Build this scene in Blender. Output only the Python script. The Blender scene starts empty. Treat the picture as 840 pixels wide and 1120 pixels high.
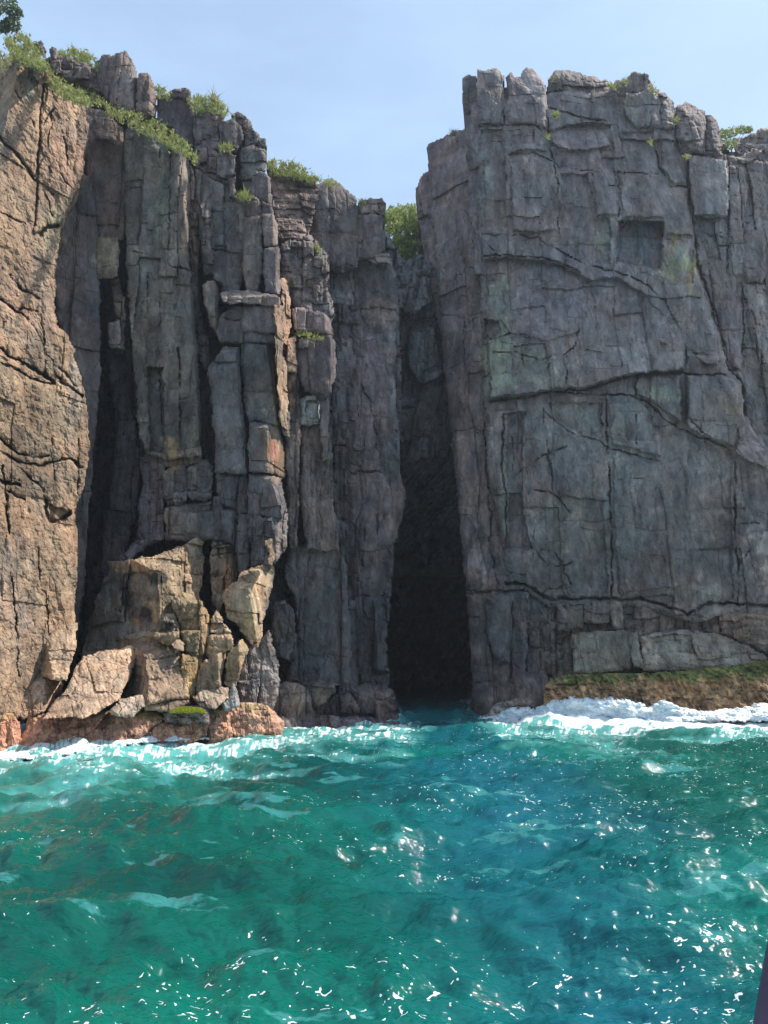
import bpy, math, random
import numpy as np
from mathutils import Vector
# ------------------------------------------------------------------ camera, sky, sun, exposure
SC = bpy.context.scene
C = SC.collection
CAMZ, PITCH, F = 3.0, math.radians(11.0), 820.0
cd = bpy.data.cameras.new('camera'); cam = bpy.data.objects.new('camera', cd); C.objects.link(cam)
cam.location = (0, 0, CAMZ); cam.rotation_euler = (math.radians(90) + PITCH, 0, 0)
cd.sensor_fit = 'VERTICAL'; cd.angle = 2 * math.atan(560 / F); cd.clip_start = .05; cd.clip_end = 9000
SC.camera = cam
SUN = Vector((.58, .17, .80)).normalized()
w = bpy.data.worlds.new('World'); SC.world = w; w.use_nodes = True
nt = w.node_tree; nt.nodes.clear()
N = nt.nodes.new; LK = nt.links.new
sky = N('ShaderNodeTexSky'); sky.sky_type = 'NISHITA'; sky.sun_disc = False
sky.sun_elevation = math.asin(SUN.z); sky.sun_rotation = math.atan2(SUN.x, SUN.y)
sky.air_density = 1.0; sky.dust_density = 1.0; sky.ozone_density = 2.0
tc = N('ShaderNodeTexCoord'); mp = N('ShaderNodeMapping'); mp.inputs['Scale'].default_value = (1.1, 1.6, 4.0)
mp.inputs['Rotation'].default_value = (0, .3, .3)
nz = N('ShaderNodeTexNoise'); nz.inputs['Scale'].default_value = 1.7; nz.inputs['Detail'].default_value = 7; nz.inputs['Roughness'].default_value = .6
rp = N('ShaderNodeValToRGB'); rp.color_ramp.elements[0].position = .38; rp.color_ramp.elements[1].position = .78
rp.color_ramp.elements[0].color = (.42, .42, .42, 1); rp.color_ramp.elements[1].color = (.66, .66, .66, 1)
mx = N('ShaderNodeMix'); mx.data_type = 'RGBA'
mx.inputs[7].default_value = (4.9, 6.7, 8.9, 1)
bg = N('ShaderNodeBackground'); bg.inputs['Strength'].default_value = .118
out = N('ShaderNodeOutputWorld')
LK(tc.outputs['Generated'], mp.inputs[0]); LK(mp.outputs[0], nz.inputs[0]); LK(nz.outputs[0], rp.inputs[0])
LK(rp.outputs[0], mx.inputs[0]); LK(sky.outputs[0], mx.inputs[6]); LK(mx.outputs[2], bg.inputs[0]); LK(bg.outputs[0], out.inputs[0])
sl = bpy.data.lights.new('sun', 'SUN'); sl.energy = 5.0; sl.angle = math.radians(.53); sl.color = (1, .93, .83)
so = bpy.data.objects.new('sun', sl); C.objects.link(so); so.rotation_euler = SUN.to_track_quat('Z', 'Y').to_euler()
so.location = (20, 0, 60)
vs = SC.view_settings; vs.view_transform = 'Standard'; vs.look = 'None'; vs.gamma = 1; vs.exposure = .45
SC.render.engine = 'CYCLES'
SC.cycles.max_bounces = 4; SC.cycles.use_adaptive_sampling = True; SC.cycles.adaptive_threshold = .03; SC.cycles.volume_bounces = 0

# ------------------------------------------------------------------ helpers
rng = np.random.default_rng(7); random.seed(7)
def h1(i, s=0.0):
    v = np.sin(np.asarray(i, float) * 127.1 + s * 311.7 + 13.17) * 43758.5453
    return v - np.floor(v)
_T = np.random.default_rng(3).uniform(0, 2 * np.pi, 4096)
def gn(x, y, s=0):
    xi = np.floor(x).astype(np.int64); yi = np.floor(y).astype(np.int64); fx = x - xi; fy = y - yi
    def g(a, b, dx, dy):
        t = _T[((a * 73856093) ^ (b * 19349663) ^ (s * 83492791)) & 4095]
        return np.cos(t) * dx + np.sin(t) * dy
    u = fx * fx * fx * (fx * (fx * 6 - 15) + 10); v = fy * fy * fy * (fy * (fy * 6 - 15) + 10)
    a = g(xi, yi, fx, fy); b = g(xi + 1, yi, fx - 1, fy); c = g(xi, yi + 1, fx, fy - 1); d = g(xi + 1, yi + 1, fx - 1, fy - 1)
    return (a + (b - a) * u) * (1 - v) + (c + (d - c) * u) * v
def fbm(x, y, s=0, o=4, r=.5):
    t = 0; a = 1.0
    for k in range(o):
        t = t + a * gn(x * 2.03 ** k, y * 2.03 ** k, s + k * 17); a *= r
    return t
def ray(px, py):
    xc = (px - 420) / F; yc = (560 - py) / F
    return xc, math.cos(PITCH) - yc * math.sin(PITCH), math.sin(PITCH) + yc * math.cos(PITCH)
def at(px, py, D):
    dx, dy, dz = ray(np.asarray(px, float), np.asarray(py, float)); k = D / dy
    return np.stack([dx * k, D + 0 * dx, CAMZ + dz * k], -1)
def inpoly(x, y, poly):
    r = np.zeros(x.shape, bool); n = len(poly)
    for i in range(n):
        x0, y0 = poly[i]; x1, y1 = poly[(i + 1) % n]
        if y0 == y1: continue
        c = ((y0 > y) != (y1 > y)) & (x < (x1 - x0) * (y - y0) / (y1 - y0) + x0); r ^= c
    return r
def dline(x, y, pts, closed=False):
    d = np.full(x.shape, 1e9); n = len(pts)
    for i in range(n if closed else n - 1):
        x0, y0 = pts[i]; x1, y1 = pts[(i + 1) % n]; vx, vy = x1 - x0, y1 - y0; L = vx * vx + vy * vy + 1e-9
        t = np.clip(((x - x0) * vx + (y - y0) * vy) / L, 0, 1)
        d = np.minimum(d, np.hypot(x - x0 - t * vx, y - y0 - t * vy))
    return d
def joints(u, z, w, h, s):
    q = u / w; i = np.floor(q); b = i + .7 * h1(i, s); i = np.where(q < b, i - 1, i)
    lo = (i + .7 * h1(i, s)) * w; hi = (i + 1 + .7 * h1(i + 1, s)) * w
    q = z / h + h1(i, s + 1) * 5; j = np.floor(q); b = j + .7 * h1(j + i * 7.3, s + 2); j = np.where(q < b, j - 1, j)
    zo = h1(i, s + 1) * 5
    zl = (j + .7 * h1(j + i * 7.3, s + 2) - zo) * h; zh = (j + 1 + .7 * h1(j + 1 + i * 7.3, s + 2) - zo) * h
    cid = i * 17.31 + j * 3.77
    return cid, np.minimum(u - lo, hi - u), np.minimum(z - zl, zh - z), u - (lo + hi) / 2, z - (zl + zh) / 2, i
# relief profiles: joint width, height, offset, groove ; second set ; noise amp, noise wavelength, grain
REL = {
 'col':  (1.15, 4.2, .17, .11, .42, 1.3, .055, .03, .20, 2.2, .022),
 'mass': (2.8, 4.5, .19, .07, .95, 1.8, .06, .035, .40, 4.5, .018),
 'wall': (2.4, 3.6, .08, .03, .8, 1.2, .035, .01, .30, 2.5, .05),
 'frac': (.62, .9, .22, .10, .28, .45, .07, .04, .18, 1.2, .04),
 'lay':  (1.9, .55, .22, .10, .7, .3, .08, .05, .2, 1.8, .05),
 'boul': (2.1, 1.9, .20, .06, .7, .8, .08, .02, .16, .9, .05),
 'reef': (.8, .6, .07, .05, .2, .2, .04, .02, .16, .7, .05),
 'back': (1.3, 4.0, .5, .3, .5, 1.2, .12, .1, .4, 2.5, .04),
}
def build_mesh(name, V, Q, mat, T=None, smooth=False, col=None):
    me = bpy.data.meshes.new(name)
    q = np.asarray(Q, np.int32).reshape(-1, 4); nq = len(q)
    loops = q.ravel(); tot = [4] * nq
    nl = len(loops)
    if T is not None and len(T):
        T = np.asarray(T, np.int32).reshape(-1, 3); loops = np.concatenate([loops, T.ravel()])
        start = np.concatenate([np.arange(nq) * 4, nl + np.arange(len(T)) * 3])
    else: start = np.arange(nq) * 4
    me.vertices.add(len(V)); me.vertices.foreach_set('co', np.asarray(V, np.float32).ravel())
    me.loops.add(len(loops)); me.loops.foreach_set('vertex_index', loops.astype(np.int32))
    me.polygons.add(len(start)); me.polygons.foreach_set('loop_start', start.astype(np.int32))
    me.update(calc_edges=True)
    me.polygons.foreach_set('use_smooth', np.full(len(start), smooth))
    if col is not None:
        a = me.color_attributes.new('pigment', 'FLOAT_COLOR', 'POINT')
        a.data.foreach_set('color', (col if col.shape[1] == 4 else np.concatenate([col, np.ones((len(V), 1))], 1)).astype(np.float32).ravel())
    me.validate()
    me.materials.append(mat)
    return me
def link(name, me, label=None, cat=None, group=None, kind=None, parent=None, origin=None):
    o = bpy.data.objects.new(name, me); C.objects.link(o)
    if me is not None and origin is not None and parent is None:
        n = len(me.vertices); co = np.empty(n * 3, np.float32); me.vertices.foreach_get('co', co)
        co = co.reshape(-1, 3) - np.asarray(origin, np.float32); me.vertices.foreach_set('co', co.ravel()); o.location = origin
    if parent is not None: o.parent = parent
    for k, v in (('label', label), ('category', cat), ('group', group), ('kind', kind)):
        if v: o[k] = v
    return o

# ------------------------------------------------------------------ materials
def nmat(name):
    m = bpy.data.materials.new(name); m.use_nodes = True; t = m.node_tree; t.nodes.clear()
    o = t.nodes.new('ShaderNodeOutputMaterial'); b = t.nodes.new('ShaderNodeBsdfPrincipled'); t.links.new(b.outputs[0], o.inputs[0])
    return m, t, b
def noise(t, vec, scale, detail=5, rough=.55, mscale=None, rot=None):
    if mscale is not None:
        m = t.nodes.new('ShaderNodeMapping'); m.inputs['Scale'].default_value = mscale
        if rot: m.inputs['Rotation'].default_value = rot
        t.links.new(vec, m.inputs[0]); vec = m.outputs[0]
    n = t.nodes.new('ShaderNodeTexNoise'); n.inputs['Scale'].default_value = scale; n.inputs['Detail'].default_value = detail
    n.inputs['Roughness'].default_value = rough; t.links.new(vec, n.inputs['Vector']); return n.outputs[0]
def ramp(t, v, stops):
    r = t.nodes.new('ShaderNodeValToRGB'); e = r.color_ramp.elements
    e[0].position, e[0].color = stops[0][0], (*stops[0][1], 1) if isinstance(stops[0][1], tuple) else (stops[0][1],) * 3 + (1,)
    e[1].position, e[1].color = stops[1][0], (*stops[1][1], 1) if isinstance(stops[1][1], tuple) else (stops[1][1],) * 3 + (1,)
    for p, c in stops[2:]:
        k = e.new(p); k.color = (*c, 1) if isinstance(c, tuple) else (c, c, c, 1)
    t.links.new(v, r.inputs[0]); return r.outputs[0]
def mix(t, fac, a, b, mode='MIX'):
    m = t.nodes.new('ShaderNodeMix'); m.data_type = 'RGBA'; m.blend_type = mode
    for s, v in ((m.inputs[0], fac), (m.inputs[6], a), (m.inputs[7], b)):
        if isinstance(v, (int, float)): s.default_value = v
        elif isinstance(v, tuple): s.default_value = (*v, 1)
        else: t.links.new(v, s)
    return m.outputs[2]
def bump(t, v, strength, dist, prev=None):
    b = t.nodes.new('ShaderNodeBump'); b.inputs['Strength'].default_value = strength; b.inputs['Distance'].default_value = dist
    t.links.new(v, b.inputs['Height'])
    if prev is not None: t.links.new(prev, b.inputs['Normal'])
    return b.outputs[0]
def rock_material():
    m, t, b = nmat('weathered_rock')
    g = t.nodes.new('ShaderNodeNewGeometry').outputs['Position']
    at_ = t.nodes.new('ShaderNodeAttribute'); at_.attribute_name = 'pigment'
    c = at_.outputs['Color']
    s1 = noise(t, g, .9, 5, .62, (1.3, 1.3, .42)); s2 = noise(t, g, 2.4, 5, .66, (1.0, 1.0, .5), (0, .05, 0))
    c = mix(t, 1.0, c, ramp(t, s1, [(.30, (.62, .60, .61)), (.70, (1.42, 1.34, 1.26))]), 'MULTIPLY')
    c = mix(t, 1.0, c, ramp(t, s2, [(.34, .66), (.66, 1.34)]), 'MULTIPLY')
    s3 = noise(t, g, .55, 3, .6)
    c = mix(t, .5, c, mix(t, 1.0, c, ramp(t, s3, [(.38, (.88, .99, 1.04)), (.62, (1.20, 1.0, .86))]), 'MULTIPLY'))
    l1 = noise(t, g, 1.9, 6, .68)
    c = mix(t, ramp(t, l1, [(.57, 0.0), (.66, .6)]), c, mix(t, 1.0, c, (1.7, 1.75, 1.55), 'MULTIPLY'))
    l2 = noise(t, g, 2.6, 6, .7, (1, 1, .55), (.4, 0, .5))
    c = mix(t, ramp(t, l2, [(.56, 0.0), (.64, .65)]), c, mix(t, 1.0, c, (.48, .47, .50), 'MULTIPLY'))
    def fract(sc, ms, wd):
        m1 = t.nodes.new('ShaderNodeMapping'); m1.inputs['Scale'].default_value = ms
        ns = t.nodes.new('ShaderNodeTexNoise'); ns.inputs['Scale'].default_value = 1.3; ns.inputs['Detail'].default_value = 2; t.links.new(g, ns.inputs['Vector'])
        ad = t.nodes.new('ShaderNodeVectorMath'); ad.operation = 'MULTIPLY_ADD'; ad.inputs[1].default_value = (.5, .5, .5)
        t.links.new(ns.outputs['Color'], ad.inputs[0]); t.links.new(g, ad.inputs[2]); t.links.new(ad.outputs[0], m1.inputs[0])
        v = t.nodes.new('ShaderNodeTexVoronoi'); v.feature = 'DISTANCE_TO_EDGE'; v.inputs['Scale'].default_value = sc; t.links.new(m1.outputs[0], v.inputs['Vector'])
        return ramp(t, v.outputs['Distance'], [(0, 0.0), (wd, 1.0)])
    f1 = fract(.8, (1, 1, .38), .035); f2 = fract(2.1, (1, 1, .6), .05)
    gate = ramp(t, noise(t, g, .5, 3, .5), [(.45, 0.0), (.56, 1.0)])
    f2g = mix(t, gate, (1.0, 1.0, 1.0), f2)
    sp = noise(t, g, 14, 4, .7)
    c = mix(t, 1.0, c, ramp(t, sp, [(.33, .84), (.67, 1.16)]), 'MULTIPLY')
    t.links.new(c, b.inputs['Base Color'])
    b.inputs['Roughness'].default_value = .86; b.inputs['Specular IOR Level'].default_value = .28
    def mul(x, y, op='MULTIPLY'):
        q = t.nodes.new('ShaderNodeMath'); q.operation = op
        for k_, v_ in enumerate((x, y)):
            if isinstance(v_, (int, float)): q.inputs[k_].default_value = v_
            else: t.links.new(v_, q.inputs[k_])
        return q.outputs[0]
    hgt = mul(mul(noise(t, g, 2.6, 7, .62, (1, 1, .5)), .085), mul(mul(sp, .009), mul(mul(f1, .05), mul(f2g, .03), 'ADD'), 'ADD'), 'ADD')
    n = bump(t, hgt, .9, 1.0)
    t.links.new(n, b.inputs['Normal'])
    return m
ROCK = rock_material()
def leaf_material(name, c0, c1):
    m, t, b = nmat(name)
    o = t.nodes.new('ShaderNodeObjectInfo'); g = t.nodes.new('ShaderNodeNewGeometry')
    c = ramp(t, g.outputs['Random Per Island'], [(0, c0), (1, c1)])
    t.links.new(c, b.inputs['Base Color']); b.inputs['Roughness'].default_value = .6
    tr = t.nodes.new('ShaderNodeBsdfTranslucent'); t.links.new(c, tr.inputs[0])
    ms = t.nodes.new('ShaderNodeMixShader'); ms.inputs[0].default_value = .35
    t.links.new(b.outputs[0], ms.inputs[1]); t.links.new(tr.outputs[0], ms.inputs[2])
    t.links.new(ms.outputs[0], [n for n in t.nodes if n.type == 'OUTPUT_MATERIAL'][0].inputs[0])
    return m
GRASS = leaf_material('coastal_grass', (.15, .19, .045), (.40, .41, .14))
SHRUB = leaf_material('shrub_leaves', (.16, .23, .04), (.42, .46, .13))
TREEL = leaf_material('tree_leaves', (.05, .085, .03), (.14, .18, .08))
DRY = leaf_material('dry_grass', (.20, .19, .08), (.38, .36, .16))

# ------------------------------------------------------------------ the rock builder
GREY=(.150,.144,.143); DARK=(.092,.09,.095); BRN=(.19,.158,.138); TAN=(.225,.165,.115); PURP=(.17,.142,.148)
LICH=(.27,.29,.235); RUST=(.36,.20,.09); BOUL=(.40,.335,.245); YEL=(.33,.29,.15); PALE=(.30,.29,.27); GRN=(.12,.17,.05)
CORAL=(.42,.235,.17); OCH=(.34,.27,.08); PINK=(.30,.20,.15)
BLOBS = []   # patches of colour on the rock, some painting shade: x, y, rx, ry, colour, amount
CR = {}
seedc = [0]
def tide(P, col, s):
    z = P[:, 2]; n = fbm(P[:, 0] * .9, P[:, 1] * .9 + z, 91, 3) * .55; f = fbm(P[:, 0] * 5, z * 5 + P[:, 1] * 3, 92, 3)
    zz = z + n
    a = np.clip((1.45 - zz) / .25, 0, 1)[:, None] * .55
    oc = np.array(OCH) * (1 + .5 * f[:, None]); col = col * (1 - a) + oc * a
    a = np.clip((1.25 - zz) / .3, 0, 1)[:, None] * .95
    co = np.array(CORAL) * (1 + .55 * f[:, None]); return col * (1 - a) + co * a
def rock(name, label, cat, poly, D, rel='col', col=GREY, group=None, kind=None, warp=1.3, bev=(.2, .26), ext=5.0,
         cr=(), dent=(), st=1.3, tidal=False, rs=1.0, parent=None, top=None):
    seedc[0] += 1; s = seedc[0]
    P = np.array(poly, float); x0, y0 = P.min(0) - 3; x1, y1 = P.max(0) + 3
    cx, cy = P.mean(0)
    nx = int((x1 - x0) / st) + 2; ny = int((y1 - y0) / st) + 2
    gx, gy = np.meshgrid(x0 + np.arange(nx) * st, y0 + np.arange(ny) * st)
    wx = gx + warp * (fbm(gx / 16, gy / 16, s, 4, .6)) * 2; wy = gy + warp * (fbm(gx / 16, gy / 16, s + 500, 4, .6)) * 2
    ins = inpoly(wx, wy, poly); db = dline(wx, wy, poly, True); gr_ = .9 if kind is None else .4; ins = ins | (db < gr_)
    db = np.where(inpoly(wx, wy, poly), db + gr_, gr_ - db)
    pl = D if isinstance(D, list) else [(cx, cy, D, 0, .12)]
    base = None
    for (ax, ay, d, ga, gb) in pl:
        d = d + 0; q = d + ga * (gx - ax) / 100 + gb * (ay - gy) / 100
        base = q if base is None else np.maximum(base, q)
    dm = float(np.mean(base[ins])) if ins.any() else 40
    W = at(gx, gy, base); X, Y, Z = W[..., 0], W[..., 1], W[..., 2]
    if np.mean(col) < .25: pass
    R = REL[rel]; u = X + .55 * Y
    u = u + .25 * fbm(X * .3, Z * .3, 41, 2) + .05 * gn(X * 2, Z * 2, 43); zz = Z + .3 * fbm(X * .5, Z * .3, 44, 2)
    rel_ = 0; tint = np.ones(X.shape); chue = 0
    m1 = .55 + .45 * np.clip(1 + 3 * gn(X * .25, Z * .15, 50), 0, 2)
    for (jw, jh, ja, jg, sd) in ((R[0], R[1], R[2], R[3], 1.0), (R[4], R[5], R[6], R[7], 2.0)):
        cid, du, dz, lx, lz, ci = joints(u, zz, jw, jh, sd)
        o = (h1(cid, 3) - .5) * 2 * ja + (h1(cid, 4) - .5) * ja * 1.3 * lx / jw + (h1(cid, 5) - .35) * ja * 1.2 * lz / jh
        lm = np.clip(.55 + 2.2 * gn(X * .35 + sd, Z * .22, 55), 0, 1.3); gu = jg * np.exp(-(du / .05) ** 2) * (.25 + h1(ci, 6)) * lm; gz = jg * .9 * np.exp(-(dz / .045) ** 2) * (h1(cid, 7) > .45) * lm
        ro = .35 * ja * (np.exp(-du / .12) + np.exp(-dz / .12))
        rel_ = rel_ + (o + np.maximum(gu, gz) + ro) * (m1 if sd == 2 else 1)
        tint = tint * (1 + (h1(cid, 9) - .5) * (.5 if sd == 1 else .28))
    nf = fbm(X / R[9] + .3 * Y, Z / (R[9] * 1.7), 60, 5, .55) * R[8]
    rg = 1 - 2 * np.abs(fbm(X * 1.1 + Y * .5, Z * .8, 70, 4, .6)); nf = nf - .05 * rg
    gr = fbm(X * 4 + Y * 2, Z * 3, 80, 4, .65) * R[10] * 1.6
    rel_ = (rel_ + nf + gr) * rs
    d = db * dm / F
    e = np.clip(1 - d / bev[0], 0, 1); rel_ = rel_ + bev[1] * (1 - np.sqrt(np.clip(1 - e * e, 0, 1)))
    qx = gx + 2.6 * fbm(gx / 13, gy / 13, 7, 4, .6); qy = gy + 2.6 * fbm(gx / 13, gy / 13, 8, 4, .6)
    gapm = np.clip(.75 + 1.9 * gn(gx / 21, gy / 21, 19), .08, 1.25)
    for k in cr:
        for (pts, cw, cdp) in CR[k]:
            dd = dline(qx, qy, pts); wv = cw * .62 * (.55 + 1.1 * np.abs(gn(gx / 11, gy / 11, 9)) * 2)
            gm = gapm if cw < 1.8 else np.maximum(gapm, .6)
            rel_ = rel_ + cdp * .8 * gm * np.exp(-(dd / wv) ** 2) + .14 * cdp * np.exp(-dd / (cw * 3.5))
    for dt in dent:
        pts, off = dt[0], dt[1]; gyy = dt[2] if len(dt) > 2 else 0; gxx = dt[3] if len(dt) > 3 else 0
        i_ = inpoly(qx, qy, pts); dd = dline(qx, qy, pts, True); mx_, my_ = np.mean(pts, 0)
        rel_ = rel_ + (off + gyy * (my_ - gy) / 100 + gxx * (gx - mx_) / 100) * np.where(i_, np.clip(dd / 1.6, 0, 1), 0)
    V = at(gx, gy, base + rel_)
    ins4 = ins[:-1, :-1] & ins[1:, :-1] & ins[:-1, 1:] & ins[1:, 1:]
    jj, ii = np.nonzero(ins4); idx = jj * nx + ii
    Q = np.stack([idx, idx + nx, idx + nx + 1, idx + 1], 1)
    if not len(Q): print('EMPTY', label); return None
    E_ = np.concatenate([Q[:, [0, 1]], Q[:, [1, 2]], Q[:, [2, 3]], Q[:, [3, 0]]])
    key = np.minimum(E_[:, 0], E_[:, 1]).astype(np.int64) * (nx * ny) + np.maximum(E_[:, 0], E_[:, 1])
    _, fi, ct = np.unique(key, return_index=True, return_counts=True); B = E_[fi[ct == 1]]
    used = np.unique(Q); remap = np.full(nx * ny, -1); remap[used] = np.arange(len(used))
    VV = V.reshape(-1, 3)[used]; Q = remap[Q]; B = remap[B]
    bv = np.unique(B); dirv = np.array(ray(cx, cy)); dirv = dirv / dirv[1]
    dirv[2] *= .55 if ext > 3 else 1
    cen = VV.mean(0)
    rings = [VV]; last = bv; nv = len(VV); S = []; cur = {int(v): int(v) for v in bv}
    mapa = np.full(nv, -1); mapa[bv] = np.arange(len(bv))
    prev = bv
    for kk, (fr, sh) in enumerate(((.07, .0), (.3, .03), (1.0, .10))):
        pts = VV[bv] + dirv * ext * fr
        j = np.stack([gn(VV[bv, 0] * 1.1 + 3 * kk, VV[bv, 2] * 1.1, s + kk), 0 * bv, gn(VV[bv, 0] * 1.1, VV[bv, 2] * 1.1 + 5 * kk, s + 9 + kk)], 1)
        pts = pts + (cen + dirv * ext * fr - pts) * np.array([sh, 0, sh]) - (np.sign(pts - cen - dirv * ext * fr) * np.abs(j) * .25 * [1, 0, 1])
        ids = nv + kk * len(bv) + np.arange(len(bv)); rings.append(pts)
        a, c_ = prev[mapa[B[:, 0]]], prev[mapa[B[:, 1]]]; a2, c2 = ids[mapa[B[:, 0]]], ids[mapa[B[:, 1]]]
        S.append(np.stack([c_, a, a2, c2], 1)); prev = ids
    AV = np.concatenate(rings); AQ = np.concatenate([Q] + S)
    if np.mean(col) < .25 and rel != 'wall' and name != 'tidal_rock': col = np.array(col) * [1.19, 1.07, 1.00]
    elif np.mean(col) > .25: col = np.array(col) * [.78, .70, .62]
    n = len(VV); cc = np.tile(np.array(col), (len(AV), 1)).astype(float)
    ux, uy = gx.ravel()[used], gy.ravel()[used]
    pr = AV[:, 2] * .25 + AV[:, 0] * .6
    cc *= 1 + .35 * fbm(pr, AV[:, 2] * .18, 31, 3)[:, None]
    cc[:n] *= tint.ravel()[used][:, None]
    wob = fbm(ux / 18, uy / 26, 33, 4, .65)
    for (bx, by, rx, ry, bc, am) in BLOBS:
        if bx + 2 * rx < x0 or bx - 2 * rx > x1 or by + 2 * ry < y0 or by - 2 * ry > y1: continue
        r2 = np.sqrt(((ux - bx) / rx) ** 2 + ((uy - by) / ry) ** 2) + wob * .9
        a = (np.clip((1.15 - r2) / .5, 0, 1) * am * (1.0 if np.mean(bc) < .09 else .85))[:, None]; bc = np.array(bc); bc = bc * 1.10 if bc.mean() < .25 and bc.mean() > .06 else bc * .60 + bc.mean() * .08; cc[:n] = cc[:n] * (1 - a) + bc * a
    if top is not None:
        tcol, ty = top; a = np.clip(1 - (uy - ty(ux)) / 10 - wob * 1.2, 0, 1)[:, None]; cc[:n] = cc[:n] * (1 - a) + np.array(tcol) * a
    if rel == 'reef': cc *= 1 + .9 * fbm(AV[:, 0] * 3, AV[:, 2] * 4 + AV[:, 1], 95, 4, .7)[:, None]
    if tidal: cc = tide(AV, cc, s)
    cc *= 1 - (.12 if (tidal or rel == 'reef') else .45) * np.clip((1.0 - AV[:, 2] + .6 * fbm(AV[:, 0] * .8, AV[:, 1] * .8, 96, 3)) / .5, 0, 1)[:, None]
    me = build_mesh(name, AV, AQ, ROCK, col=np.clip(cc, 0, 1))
    org = (float(VV[:, 0].mean()), float(VV[:, 1].mean()), float(VV[:, 2].min()))
    return link(name, me, label, cat, group, kind or 'thing', parent, org)
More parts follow.
